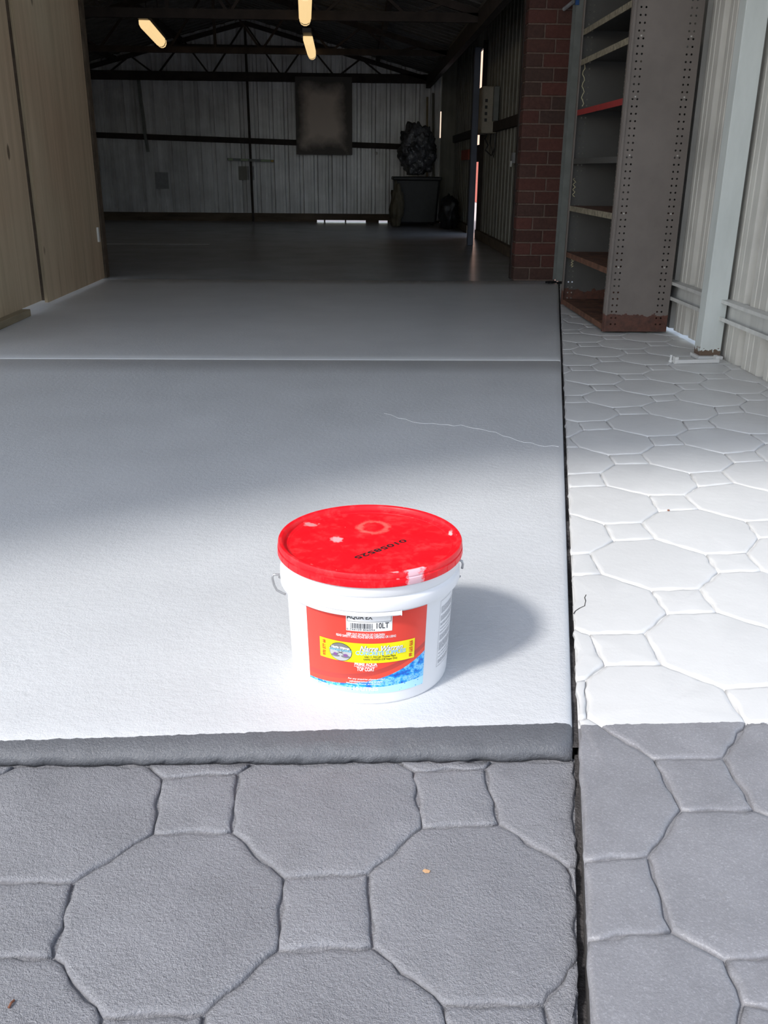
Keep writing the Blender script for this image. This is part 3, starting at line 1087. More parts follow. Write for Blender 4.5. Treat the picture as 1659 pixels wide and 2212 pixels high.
bml, bms = brick_mesh(BL_), brick_mesh(BS_)
for r in range(22):
    zc = 0.004 + 0.043 + r * 0.086
    seq = [(bms, BS_), (bml, BL_)] if r % 2 == 0 else [(bml, BL_), (bms, BS_)]
    xx = bx0
    for me, L in seq:
        b_ = bpy.data.objects.new('brick', me)
        col.objects.link(b_)
        b_.parent = pier
        b_.location = Vector((xx + L / 2, (by0 + by1) / 2, zc)) - WL[pier.name]
        xx += L + 0.010
tag(box('pier_frame', 'truss', (bx0 - 0.005, bx0 + 0.05, by1 + 0.004, by1 + 0.06, 0, 2.0)), 'dark frame upright right behind the brick pier', 'frame')
tag(MB().tube([on_y(1218, 20, 6.6), on_y(1228, 12, 6.55), on_y(1238, 4, 6.5)], 0.012).build('conduit_stub', 'palegrey'), 'pale conduit stub across the top of the brick pier', 'conduit')
jp = empty('jamb_post', (1.42, 6.45, 0)); tag(jp, 'grey steel jamb post between the bricks and the shelving', 'post')
MB().box(1.397, 1.447, 6.43, 6.435, 0.02, 1.98).build('front_flange', 'greypost', jp)
MB().box(1.443, 1.447, 6.43, 6.53, 0.02, 1.98).build('web', 'greypost', jp)
MB().box(1.397, 1.447, 6.53, 6.535, 0.02, 1.98).build('rear_flange', 'greypost', jp)
M['blue_tag'] = flat('blue tag', (0.02, 0.09, 0.30))
q = on_y(1247, 3, 6.428)
MB().box(q.x - 0.012, q.x + 0.012, 6.422, 6.43, q.z - 0.02, q.z + 0.03).build('tag', 'blue_tag', jp)
dm = MB()
for k in range(7):
    c = Vector((1.35 + random.uniform(0, 0.11), 6.46 + random.uniform(-0.02, 0.03), 0.006))
    dm.bar(c - Vector((0.018, 0.004, 0)), c + Vector((0.018, 0.006, 0.004)), 0.014, 0.012)
tag(dm.build('debris', 'black', kind='stuff'), 'dark crumbs of debris at the foot of the jamb post', 'debris')

tag(box('leak_blocker', 'zincside', (1.455, 1.62, 6.60, 6.615, 0.0, 2.4), kind='structure'), 'added dull sheet blocking daylight between jamb post and fence')  # added panel, keeps outside light from showing through the shelf's punched holes
# ------------------------------------------------------------------ steel shelving unit
SX0, SX1, SY0, SY1, SH = 1.215, 1.528, 4.43, 5.40, 1.95
shf = empty('shelving_unit', ((SX0 + SX1) / 2, (SY0 + SY1) / 2, 0)); tag(shf, 'tall brown grey steel shelving unit with punched sides and rusty foot', 'shelving')


def holed(map3, cols_a, width, height, z0, pitch, rad, cell):
    """panel in (a, z); columns of round holes at the given a"""
    mb = MB()
    rows = int((height - 0.04) / pitch)
    zb = z0 + 0.02
    edges = [0.0]
    for a in cols_a:
        edges += [a - cell / 2, a + cell / 2]
    edges.append(width)

    def quad(a0, a1, zz0, zz1):
        mb.add([map3(a0, zz0), map3(a1, zz0), map3(a1, zz1), map3(a0, zz1)], [(0, 1, 2, 3)])
    for i in range(0, len(edges), 2):
        quad(edges[i], edges[i + 1], z0, z0 + height)
    for a in cols_a:
        a0, a1 = a - cell / 2, a + cell / 2
        quad(a0, a1, z0, zb)
        quad(a0, a1, zb + rows * pitch, z0 + height)
        for r in range(rows):
            c0, c1 = zb + r * pitch, zb + (r + 1) * pitch
            zc = (c0 + c1) / 2
            inner = [(a + rad * math.cos(math.pi / 4 * k), zc + rad * math.sin(math.pi / 4 * k)) for k in range(8)]
            outer = [(a1, zc), (a1, c1), (a, c1), (a0, c1), (a0, zc), (a0, c0), (a, c0), (a1, c0)]
            vs = [map3(*p) for p in inner] + [map3(*p) for p in outer]
            mb.add(vs, [(k, (k + 1) % 8, 8 + (k + 1) % 8, 8 + k) for k in range(8)])
    return mb


SW = SX1 - SX0
hc = [0.034, 0.056, SW - 0.056, SW - 0.034]
sp = holed(lambda a, z: (SX0 + a, SY0, z), hc, SW, SH, 0.004, 0.0305, 0.0046, 0.02).build('side_panel', 'shelf', shf)
holed(lambda a, z: (SX0 + a, SY1, z), hc, SW, SH, 0.004, 0.0305, 0.0046, 0.02).build('side_panel', 'shelfin', shf)
BW = SY1 - SY0
holed(lambda a, z: (SX1, SY0 + a, z), [0.03, BW - 0.03], BW, 1.27, 0.004, 0.034, 0.0042, 0.02).build('back_panel', 'shelfback', shf)
for yy, s_ in ((SY0, 1), (SY1, -1)):          # folded front edges
    MB().box(SX0 - 0.004, SX0, min(yy, yy + s_ * 0.022), max(yy, yy + s_ * 0.022), 0.004, SH).build('front_flange', 'shelf', shf)
    MB().box(SX0, SX0 + 0.004, min(yy, yy + s_ * 0.022) + s_ * 0.0005, max(yy, yy + s_ * 0.022) + s_ * 0.0005, 0.004, SH).build('flange_return', 'shelf', shf)
MB().bar((SX0 + 0.006, SY0 - 0.0035, 0.004), (SX0 + 0.006, SY0 - 0.0035, SH), 0.007, 0.012, up=(1, 0, 0)).build('folded_bead', 'shelf', shf)
# white bolts on the near side panel
for zz in (0.31, 0.555, 0.81, 1.055, 1.30):
    for aa in (0.045, SW - 0.045):
        MB().bar((SX0 + aa, SY0 - 0.005, zz), (SX0 + aa, SY0, zz), 0.007, 0.007).build('bolt', 'bolt', shf)
shelf_z = [(0.035, 'rust', 'rust'), (0.303, 'rust', 'rust'), (0.555, 'rust', 'worn_lip'), (0.805, 'shelfin', 'shelfin'), (1.052, 'shelfin', 'red_lip'), (1.300, 'shelfin', 'worn_lip'), (1.445, 'shelfin', 'worn_lip'), (1.70, 'shelfin', 'shelfin')]
for zz, m1, m2 in shelf_z:
    b_ = MB().box(SX0 + 0.008, SX1 - 0.004, SY0 + 0.006, SY1 - 0.006, zz - 0.004, zz).build('shelf', m1, shf)
    lip = MB().box(SX0 + 0.002, SX0 + 0.008, SY0 + 0.023, SY1 - 0.023, zz - 0.028, zz).build('shelf_lip', m2, b_)
    if m2 == 'red_lip':
        lip['label'] = 'red painted shelf lip'
for k in range(6):
    yy = SY0 + 0.12 + k * 0.14
    MB().bar((SX1 - 0.01, yy, 1.27), (SX1 - 0.01, yy, SH), 0.005, 0.005).build('wire', 'bolt', shf)
# cream paint drips inside the far panel
for (x0, y0_, x1, y1_) in ((1262, 135, 1258, 230), (1241, 385, 1239, 425), (1237, 556, 1235, 577)):
    a, b = on_y(x0, y0_, SY1 - 0.004), on_y(x1, y1_, SY1 - 0.004)
    pts = [a.lerp(b, t_) + Vector((0.007 * math.sin(23 * t_ + x0), 0, 0)) for t_ in np.linspace(0, 1, 16)]
    MB().tube(pts, 0.0028, 6).build('paint_drip', 'cream_drip', shf)

# ------------------------------------------------------------------ side fence, column and girts
fw = empty('wall_side', (XF, 3.5, 0)); fw['kind'] = 'structure'; fw['label'] = 'cream grey sheet fence beside the stamped path'
y = 2.44
i = 0
while y < 6.55:
    zb = 0.007 if 4.0 < y + 0.42 < 4.9 else -0.02
    corr((XF + 0.0008 * (i % 2), y, zb), (0, 1, 0), (0, 0, 1), (1, 0, 0), 0.852, 2.2 - zb).build('fence_sheet', 'fence', fw)
    y += 0.84
    i += 1


def channel(y0, y1, zc, hgt, dep, label):
    g_ = empty('fence_girt', (XF - dep, (y0 + y1) / 2, zc)); tag(g_, label, 'girt')
    a, b = zc - hgt / 2, zc + hgt / 2
    MB().box(XF - 0.004, XF - 0.001, y0, y1, a, b).build('web', 'fencegirt', g_)
    MB().box(XF - dep, XF - 0.004, y0, y1, b - 0.003, b).build('top_flange', 'fencegirt', g_)
    MB().box(XF - dep, XF - 0.004, y0, y1, a, a + 0.003).build('bottom_flange', 'fencegirt', g_)
    MB().box(XF - dep - 0.003, XF - dep, y0, y1, b - 0.014, b).build('top_lip', 'fencegirt', g_)
    MB().box(XF - dep - 0.003, XF - dep, y0, y1, a, a + 0.016).build('bottom_lip', 'fencegirt', g_)


channel(2.46, 6.5, 0.200, 0.085, 0.042, 'grey steel channel girt low on the fence behind the column')
channel(2.46, 6.5, 1.95, 0.085, 0.042, 'grey steel channel girt high on the fence')
cx0, cx1, cy0, cy1 = 1.467, 1.556, 3.80, 3.868
cl = empty('steel_column', ((cx0 + cx1) / 2, cy0, 0)); tag(cl, 'pale green steel column with a rusty foot before the fence', 'column')
MB().box(cx0, cx1, cy0, cy0 + 0.004, 0.008, 2.3).build('front_face', 'column', cl, bevel=0.0015)
MB().box(cx0, cx0 + 0.004, cy0 + 0.0045, cy1, 0.008, 2.3).build('side_face', 'column', cl)
MB().box(cx1 - 0.004, cx1, cy0 + 0.0045, cy1, 0.008, 2.3).build('side_face', 'column', cl)
MB().box(cx0 + 0.0045, cx1 - 0.0045, cy1 - 0.004, cy1, 0.008, 2.3).build('rear_face', 'column', cl)
MB().box(cx0 - 0.012, cx1 + 0.006, cy0 - 0.022, cy1 + 0.01, ZP, 0.008).build('base_plate', 'path', cl, bevel=0.002)
q0, q1 = ground(1459, 783), ground(1556, 781)
bk = empty('floor_bracket', (q0.x, q0.y, ZP)); tag(bk, 'painted over metal bracket strip lying before the column foot', 'bracket')
MB().bar((q0.x, q0.y, 0.003), (q1.x - 0.006, q1.y, 0.003), 0.012, 0.016).build('strip', 'path', bk, bevel=0.002)
MB().box(q0.x - 0.002, q0.x + 0.012, q0.y, q0.y + 0.03, ZP, 0.022).build('end_tab', 'path', bk)
MB().box(q1.x - 0.02, q1.x - 0.006, q1.y, q1.y + 0.03, ZP, 0.022).build('end_tab', 'path', bk)
q = ground(1449, 779)
tag(MB().lathe([(0.0085, ZP), (0.0085, 0.002), (0.005, 0.003), (0.005, 0.024), (0.0, 0.025)], q.x, q.y, 12).build('anchor_bolt', 'path'), 'painted anchor bolt sticking up from the path', 'bolt')

# ------------------------------------------------------------------ paint bucket
BX, BY = 0.0215, 1.268
bk_ = empty('paint_bucket', (BX, BY, 0)); tag(bk_, 'white ten litre paint bucket with a red lid and printed label on the slab', 'bucket')


def plastic(name, c, rough, var=0.04):
    t = NT(name).set(rough, 0, 0.5)
    t.color(t.ramp(t.noise(30, 4), [(0.3, tuple(v * (1 - var) for v in c)), (0.7, tuple(min(1, v * (1 + var)) for v in c))]))
    t.b.inputs['Subsurface Weight'].default_value = 0.0
    return t.m


def dirty_white():
    t = NT('white bucket plastic').set(0.38)
    sp = t.ramp(t.noise(120, 3, 0.6), [(0.74, (0, 0, 0)), (0.77, (1, 1, 1))])
    t.color(t.mix(t.math('MULTIPLY', sp, 0.35), (0.745, 0.745, 0.76), (0.35, 0.34, 0.33)))
    return t.m


M['bwhite'] = dirty_white()


def lid_mat():
    t = NT('red lid plastic with dried paint smears').set(0.38, 0, 0.3)
    base = t.ramp(t.noise(14, 5, 0.6), [(0.3, (0.86, 0.004, 0.012)), (0.7, (0.95, 0.008, 0.018))])
    sm = t.ramp(t.noise(40, 8, 0.75), [(0.50, (0, 0, 0)), (0.66, (1, 1, 1))])
    c = t.mix(t.math('MULTIPLY', sm, 0.28), base, (0.95, 0.13, 0.13))
    # a dusty ring left by a tin, and pale smears
    sep = t.n('ShaderNodeSeparateXYZ'); t.l(t.pos(), sep.inputs[0])

    def dist(cx, cy, sx, sy):
        a = t.math('DIVIDE', t.math('SUBTRACT', sep.outputs[0], cx), sx)
        b = t.math('DIVIDE', t.math('SUBTRACT', sep.outputs[1], cy), sy)
        return t.math('SQRT', t.math('ADD', t.math('MULTIPLY', a, a), t.math('MULTIPLY', b, b)))
    rg = t.math('ABSOLUTE', t.math('SUBTRACT', dist(BX + 0.006, BY + 0.062, 0.030, 0.033), 0.72))
    rg = t.math('ADD', rg, t.math('MULTIPLY', t.noise(75, 6, 0.8), 0.9))
    c = t.mix(t.math('MULTIPLY', t.ramp(rg, [(0.46, (1, 1, 1)), (0.66, (0, 0, 0))]), 0.42), c, (0.55, 0.30, 0.24))
    for cx, cy, sx, sy, cc in ((BX - 0.052, BY + 0.012, 0.013, 0.014, (0.72, 0.50, 0.52)), (BX + 0.058, BY - 0.122, 0.020, 0.016, (0.78, 0.62, 0.68)),
                               (BX - 0.093, BY + 0.072, 0.016, 0.010, (0.60, 0.36, 0.36)), (BX - 0.08, BY - 0.102, 0.006, 0.006, (0.8, 0.72, 0.62)),
                               (BX + 0.125, BY + 0.03, 0.004, 0.010, (0.8, 0.6, 0.58)), (BX + 0.03, BY - 0.13, 0.012, 0.005, (0.75, 0.6, 0.6))):
        dd = t.math('ADD', dist(cx, cy, sx, sy), t.math('MULTIPLY', t.math('SUBTRACT', t.noise(95, 4, 0.7), 0.5), 1.6))
        c = t.mix(t.math('MULTIPLY', t.ramp(dd, [(0.55, (1, 1, 1)), (0.85, (0, 0, 0))]), 0.8), c, cc)
    fl = t.ramp(t.noise(190, 2, 0.5), [(0.765, (0, 0, 0)), (0.79, (1, 1, 1))])
    c = t.mix(t.math('MULTIPLY', fl, 0.8), c, (0.8, 0.6, 0.55))
    t.color(c)
    t.bump(t.noise(60, 3), 0.05, 0.001)
    return t.m


M['lid'] = lid_mat()


def rb(z):
    return 0.1225 + (0.1285 - 0.1225) * min(max(z, 0), 0.16) / 0.16


body = [(0, 0.001), (0.1185, 0.001), (0.1205, 0.0), (0.1218, 0.0015), (0.1225, 0.005), (rb(0.08), 0.08), (rb(0.158), 0.158),
        (0.1335, 0.1585), (0.1372, 0.160), (0.1378, 0.162), (0.1376, 0.173), (0.1368, 0.1765), (0.1348, 0.1785), (0.1342, 0.1805),
        (0.1352, 0.182), (0.1362, 0.184), (0.1362, 0.196), (0.134, 0.1985), (0.130, 0.20)]
bod = MB().lathe(body, BX, BY, 128).build('pail', 'bwhite', bk_, smooth=True)
lidp = [(0.1375, 0.1985), (0.1398, 0.1985), (0.1405, 0.1995), (0.1402, 0.2085), (0.1388, 0.2095), (0.1388, 0.2105), (0.1396, 0.2115), (0.1394, 0.2165),
        (0.1382, 0.2188), (0.1362, 0.2195), (0.1335, 0.2190), (0.1318, 0.2172), (0.1308, 0.2120), (0.1285, 0.2105), (0.1240, 0.2100), (0.1232, 0.2092), (0, 0.2090)]
lid = MB().lathe(lidp, BX, BY, 128).build('lid', 'lid', bk_, smooth=True)
for ob in (bod, lid):
    es = ob.modifiers.new('split', 'EDGE_SPLIT'); es.split_angle = math.radians(38)
# pull tabs on the lid skirt
for k in range(36):
    th = 2 * math.pi * k / 36 + 0.03
    c, s_ = math.cos(th), math.sin(th)
    MB().bar((BX + 0.1402 * c, BY + 0.1402 * s_, 0.1995), (BX + 0.1399 * c, BY + 0.1399 * s_, 0.2075), 0.0014, 0.0010, up=(c, s_, 0)).build('score_rib', 'lid', lid)
# tear strip under the collar, broken off at the front right
ts = MB()
sec = [(rb(0.15) + 0.0005, 0.159), (0.1362, 0.159), (0.1374, 0.1572), (0.1374, 0.1535), (0.1366, 0.1518), (rb(0.15) + 0.0005, 0.1515)]
na = 60
vs, fs = [], []
for k in range(na + 1):
    th = math.radians(-190 + (118 * k / na))
    e = 0.0 if k < na - 3 else 0.0012 * (k - na + 3) / 3
    vs += [(BX + (r_ + e) * math.cos(th), BY + (r_ + e) * math.sin(th), z_) for r_, z_ in sec]
m_ = len(sec)
for k in range(na):
    fs += [(k * m_ + q_, k * m_ + (q_ + 1) % m_, (k + 1) * m_ + (q_ + 1) % m_, (k + 1) * m_ + q_) for q_ in range(m_)]
fs += [tuple(range(m_)), tuple(range(na * m_ + m_ - 1, na * m_ - 1, -1))]
ts.add(vs, fs).build('tear_strip', 'bwhite', bod, bevel=0.0008)
# wire bail folded down behind, its ends showing at both sides
M['wire'] = simple('zinc wire', (0.42, 0.42, 0.43), 0.35, 0.7, var=0.1)
pts = []
wpx = [(604, 1241), (591, 1241), (588, 1248), (592, 1264), (598, 1275), (608, 1280), (617, 1284)]
for x_, y_ in wpx:
    pts.append(on_y(x_, y_, BY - 0.012))
back = [Vector((BX - 0.13, BY + 0.01, 0.150))]
for a_ in np.linspace(math.radians(175), math.radians(5), 26):
    back.append(Vector((BX + 0.142 * math.cos(a_), BY + 0.006 + 0.142 * math.sin(a_), 0.150 - 0.085 * math.sin(a_))))
rt = [on_y(x_, y_, BY + 0.01) for x_, y_ in ((998, 1228), (1000, 1219), (998, 1212), (992, 1210))]
bail = MB().tube(pts, 0.0019, 8)
bail.tube(back, 0.0018, 8)
bail.tube(rt, 0.0019, 8)
bail.build('wire_bail', 'wire', bk_, smooth=True)


# --- label geometry on the pail surface
def cyl(px, py):
    """pixel -> (angle, z) on the pail wall"""
    d = ray(px, py)
    r = 0.1255
    for _ in range(4):
        ox, oy = CAM.x - BX, CAM.y - BY
        a = d.x * d.x + d.y * d.y
        b = 2 * (ox * d.x + oy * d.y)
        c = ox * ox + oy * oy - r * r
        disc = max(b * b - 4 * a * c, 0)
        t_ = (-b - math.sqrt(disc)) / (2 * a)
        p = CAM + d * t_
        r = rb(p.z)
    return math.atan2(p.y - BY, p.x - BX), p.z


def wrap(th, z, lift):
    r = rb(z) + lift
    return (BX + r * math.cos(th), BY + r * math.sin(th), z)


def patch(name, mat, th0, th1, z0, z1, lift, parent, nu=28, nv=10, corner=0.0):
    vs, fs, uv = [], [], []
    R_ = 0.1255
    for j in range(nv + 1):
        for i in range(nu + 1):
            u, v = i / nu, j / nv
            vs.append(wrap(th0 + (th1 - th0) * u, z0 + (z1 - z0) * v, lift))
            uv.append((u, v))
    for j in range(nv):
        for i in range(nu):
            a = j * (nu + 1) + i
            fs.append((a, a + 1, a + nu + 2, a + nu + 1))
    return MB().add(vs, fs).build(name, mat, parent, smooth=True, uv=uv)


def label_mat():
    t = NT('printed red and water blue label').set(0.3)
    uvn = t.n('ShaderNodeUVMap')
    s_ = t.n('ShaderNodeSeparateXYZ'); t.l(uvn.outputs[0], s_.inputs[0])
    u, v = s_.outputs[0], s_.outputs[1]
    u3 = t.math('MULTIPLY', t.math('MULTIPLY', u, u), u)
    cv = t.math('ADD', t.math('ADD', t.math('MULTIPLY', u, 0.11), 0.065), t.math('MULTIPLY', u3, 0.255))
    d = t.math('SUBTRACT', v, cv)
    red = t.ramp(t.math('ADD', d, 0.0), [(0.0, (0.80, 0.075, 0.045)), (0.055, (0.80, 0.075, 0.045)), (0.062, (0.56, 0.06, 0.045)), (0.118, (0.50, 0.055, 0.045)), (0.124, (0.78, 0.065, 0.042)), (1.0, (0.72, 0.055, 0.04))])
    vec = t.n('ShaderNodeMapping'); vec.inputs['Scale'].default_value = (9, 7, 1)
    t.l(uvn.outputs[0], vec.inputs[0])
    nz = t.noise(1.6, 6, 0.65, vec=vec.outputs[0])
    wav = t.ramp(nz, [(0.34, (0.02, 0.06, 0.42)), (0.42, (0.0, 0.16, 0.66)), (0.5, (0.02, 0.38, 0.85)), (0.56, (0.30, 0.68, 0.94)), (0.62, (0.01, 0.27, 0.75)), (0.7, (0.42, 0.78, 0.96))])
    vz = t.n('ShaderNodeTexVoronoi'); vz.inputs['Scale'].default_value = 3.2
    t.l(vec.outputs[0], vz.inputs['Vector'])
    bub = t.ramp(vz.outputs['Distance'], [(0.12, (0.03, 0.30, 0.75)), (0.2, (0.50, 0.82, 0.95)), (0.24, (0.46, 0.79, 0.95))])
    low = t.math('LESS_THAN', v, t.math('ADD', 0.045, t.math('MULTIPLY', u, 0.06)))
    wat = t.mix(low, wav, bub)
    k = t.math('LESS_THAN', d, 0.0)
    t.color(t.mix(k, red, wat))
    return t.m


M['label'] = label_mat()
t0, _ = cyl(667, 1400)
t1, _ = cyl(917, 1400)
zb_ = cyl(800, 1498)[1]
lab = patch('label', 'label', t0, t1, zb_, 0.1535, 0.0004, bk_, 40, 24)
lab['label'] = 'red and water blue printed label'

M['p_white'] = flat('white print', (0.82, 0.82, 0.82), 0.4)
M['p_black'] = flat('black print', (0.02, 0.02, 0.022), 0.4)
M['p_grey'] = flat('grey print', (0.36, 0.36, 0.38), 0.5)
M['p_blue'] = flat('light blue print', (0.22, 0.58, 0.80), 0.4)
M['p_red'] = flat('red print', (0.62, 0.045, 0.01), 0.4)
M['p_yellow'] = flat('yellow sticker', (0.90, 0.80, 0.005), 0.35)
M['p_mid'] = flat('mid grey print', (0.19, 0.19, 0.2), 0.4)
M['p_pale'] = flat('pale grey print', (0.46, 0.46, 0.47), 0.4)
M['p_purple'] = flat('purple print', (0.22, 0.09, 0.28), 0.4)


def text_mesh(body, bold=0.0, shear=0.0):
    cu = bpy.data.curves.new('txt', 'FONT')
    cu.body = body
    cu.size = 1.0
    cu.offset = bold
    cu.shear = shear
    cu.resolution_u = 3
    ob = bpy.data.objects.new('txt', cu)
    col.objects.link(ob)
    dg = bpy.context.evaluated_depsgraph_get()
    dg.update()
    me = bpy.data.meshes.new_from_object(ob.evaluated_get(dg))
    vs = [Vector(v.co) for v in me.vertices]
    fs = [tuple(p.vertices) for p in me.polygons]
    bpy.data.objects.remove(ob, do_unlink=True)
    bpy.data.curves.remove(cu)
    bpy.data.meshes.remove(me)
    xs = [v.x for v in vs]; ys = [v.y for v in vs]
    x0, x1, y0, y1 = min(xs), max(xs), min(ys), max(ys)
    return [((v.x - x0) / (x1 - x0) - 0.5, (v.y - y0) / (y1 - y0) - 0.5) for v in vs], fs


def put_text(name, body, mat, th, z, width, height, lift, parent, bold=0.0, shear=0.0, rot=0, dx=0, dz=0):
    vs, fs = text_mesh(body, bold, shear)
    out = []
    for x, y in vs:
        a, b = x * width, y * height
        if rot == 90:
            a, b = -b, a
        elif rot == -90:
            a, b = b, -a
        out.append(wrap(th + (a + dx) / 0.1255, z + b + dz, lift))
    return MB().add(out, fs).build(name, mat, parent)


def px_text(name, body, mat, xa, xb, y, height, parent, lift=0.0007, **kw):
    """centre y; xa..xb the pixel span at that height"""
    ta, z_ = cyl(xa, y)
    tb, _ = cyl(xb, y)
    zc = cyl((xa + xb) / 2, y)[1]
    return put_text(name, body, mat, (ta + tb) / 2, zc, (tb - ta) * 0.1255, height, lift, parent, **kw)


# white price sticker
sa, sb = cyl(748, 1352)[0], cyl(847, 1352)[0]
zs = cyl(798, 1364)[1]
wst = patch('white_sticker', 'p_white', sa, sb, zs, 0.1535, 0.0008, bk_, 14, 6)
wst['label'] = 'white bar code sticker'
put_text('lettering', '10LT', 'p_black', (cyl(815, 1353)[0] + cyl(838, 1353)[0]) / 2, zs + 0.0095, 0.0175, 0.0092, 0.0011, wst, bold=0.01)
put_text('lettering', 'AQUA EX', 'p_black', cyl(777, 1340)[0], 0.1470, 0.036, 0.008, 0.0011, wst, bold=0.02)
bc = MB()
tl, tr = cyl(757, 1355)[0], cyl(806, 1355)[0]
random.seed(4)
x = 0.0
while x < 1:
    ww = random.choice((0.008, 0.012, 0.02, 0.028))
    a0, a1 = tl + (tr - tl) * x, tl + (tr - tl) * min(1, x + ww)
    bc.add([wrap(a0, zs + 0.0045, 0.0011), wrap(a1, zs + 0.0045, 0.0011), wrap(a1, zs + 0.0130, 0.0011), wrap(a0, zs + 0.0130, 0.0011)], [(0, 1, 2, 3)])
    x += ww + random.choice((0.01, 0.014, 0.022, 0.03))
bc.build('bar_code', 'p_black', wst)
put_text('digits', '0 744109 806094', 'p_black', (tl + tr) / 2 - 0.012, zs + 0.0026, 0.040, 0.0030, 0.0011, wst)
fr = MB()
for z0, z1, a0, a1 in ((0.1400, 0.1405, sa + 0.012, sb - 0.012), (0.1400, 0.1535, sa + 0.012, sa + 0.016), (0.1400, 0.1535, sb - 0.016, sb - 0.012)):
    nseg = 10
    for k in range(nseg):
        b0, b1 = a0 + (a1 - a0) * k / nseg, a0 + (a1 - a0) * (k + 1) / nseg
        fr.add([wrap(b0, z0, 0.0011), wrap(b1, z0, 0.0011), wrap(b1, z1, 0.0011), wrap(b0, z1, 0.0011)], [(0, 1, 2, 3)])
fr.build('frame_line', 'p_black', wst)
# label print
px_text('lettering', 'KEEP OUT OF REACH OF CHILDREN', 'p_white', 749, 831, 1371, 0.0040, lab, bold=0.02)
px_text('lettering', 'READ SAFETY DIRECTIONS BEFORE OPENING OR USING', 'p_white', 727, 855, 1376.5, 0.0040, lab, bold=0.02)
px_text('lettering', 'PRIME AQUA', 'p_white', 766, 815, 1435.5, 0.0066, lab, bold=0.035)
px_text('lettering', 'TOP COAT', 'p_white', 771, 809, 1445.5, 0.0066, lab, bold=0.035)
ua, ub = cyl(765, 1440)[0], cyl(815, 1440)[0]
uz = cyl(790, 1440)[1]
patch('underline', 'p_white', ua, ub, uz - 0.0003, uz + 0.0003, 0.0007, lab, 8, 1)
px_text('lettering', 'For any enquiries please contact', 'p_white', 752, 832, 1467.5, 0.0034, lab, bold=0.02, shear=0.2)
px_text('lettering', 'administration and orders', 'p_white', 755, 826, 1472.5, 0.0030, lab, bold=0.02, shear=0.2)
px_text('lettering', 'Website www enquiries', 'p_white', 748, 822, 1477.5, 0.0030, lab, bold=0.02, shear=0.2)
px_text('lettering', '10 LITRES', 'p_white', 764, 817, 1488, 0.0066, lab, bold=0.03)
# yellow sticker
ya_, yb_ = cyl(692.5, 1396)[0], cyl(894.5, 1398)[0]
yz1, yz0 = cyl(797, 1390)[1], cyl(797, 1432)[1]
ys = patch('yellow_sticker', 'p_yellow', ya_, yb_, yz0, yz1, 0.0010, bk_, 36, 6)
ys['label'] = 'yellow supplier sticker'
LT = 0.0013


def ytext(body, mat, xa, xb, yc, hgt, **kw):
    return px_text('lettering', body, mat, xa, xb, yc, hgt, ys, lift=kw.pop('lift', LT), **kw)


ytext('Narre Warren', 'p_mid', 777, 869, 1400, 0.0095, bold=0.045, shear=0.35, dx=0.0005, dz=-0.0005)
ytext('Narre Warren', 'p_white', 777, 869, 1400, 0.0090, bold=0.02, shear=0.35, lift=LT + 0.0003)
ytext('CONCRETE SUPPLIES', 'p_white', 768.5, 875.5, 1410, 0.0070, bold=0.045)
ytext('CONCRETE SUPPLIES', 'p_blue', 769, 875, 1410, 0.0063, bold=0.01, lift=LT + 0.0003)
ytext('Unit 11, 4-6 Len Thomas Place', 'p_black', 787, 854, 1418, 0.0045, bold=0.01)
ytext('NARRE WARREN (Off Vesper Dve)', 'p_black', 785, 857, 1424, 0.0045, bold=0.01)
zc_ = (yz0 + yz1) / 2
put_text('lettering', '970 577 66', 'p_red', cyl(701.5, 1396)[0], zc_ + 0.0005, 0.0265, 0.0058, LT + 0.0003, ys, bold=0.04, rot=90)
put_text('lettering', '970 577 66', 'p_red', cyl(886.5, 1398)[0], zc_ + 0.0005, 0.0265, 0.0058, LT + 0.0003, ys, bold=0.04, rot=-90)
# round logo
lt_, lz_ = cyl(736, 1407)
la = (cyl(760, 1407)[0] - cyl(712, 1407)[0]) / 2


def disc(name, mat, th, z, ra, rz, lift, n=40, y0=-1, y1=1):
    mb = MB()
    ring = []
    for k in range(n):
        q = 2 * math.pi * k / n
        ring.append(wrap(th + ra * math.cos(q), z + rz * max(y0, min(y1, math.sin(q))), lift))
    mb.add([wrap(th, z + rz * (y0 + y1) / 2, lift)] + ring, [(0, 1 + k, 1 + (k + 1) % n) for k in range(n)])
    return mb.build(name, mat, ys)


RZL = 0.0152
disc('logo_ring', 'p_black', lt_, lz_, la, RZL, LT)
disc('logo_disc', 'p_pale', lt_, lz_, la * 0.955, RZL * 0.955, LT + 0.0002)
disc('logo_sky', 'p_mid', lt_, lz_, la * 0.955, RZL * 0.955, LT + 0.0003, y0=0.12)
put_text('lettering', 'Narre Warren', 'p_white', lt_, lz_ + 0.0072, 0.028, 0.0045, LT + 0.0006, ys, bold=0.03, shear=0.3)
put_text('lettering', 'CONCRETE SUPPLIES', 'p_blue', lt_, lz_ + 0.0030, 0.034, 0.0032, LT + 0.0006, ys, bold=0.03)
for sgn in (-1, 1):
    disc('logo_pan', 'p_mid', lt_ + sgn * 0.062, lz_ - 0.0068, 0.055, 0.0022, LT + 0.0004, 20)
    disc('logo_motor', 'p_purple', lt_ + sgn * 0.062, lz_ - 0.0045, 0.026, 0.0024, LT + 0.0006, 16)
    mb = MB()
    a0, z0_, a1, z1_ = lt_ + sgn * 0.06, lz_ - 0.0045, lt_ - sgn * 0.035, lz_ + 0.0012
    mb.add([wrap(a0, z0_ - 0.0004, LT + 0.0006), wrap(a0, z0_ + 0.0004, LT + 0.0006), wrap(a1, z1_ + 0.0004, LT + 0.0006), wrap(a1, z1_ - 0.0004, LT + 0.0006)], [(0, 1, 2, 3)])
    mb.build('logo_handle', 'p_black', ys)
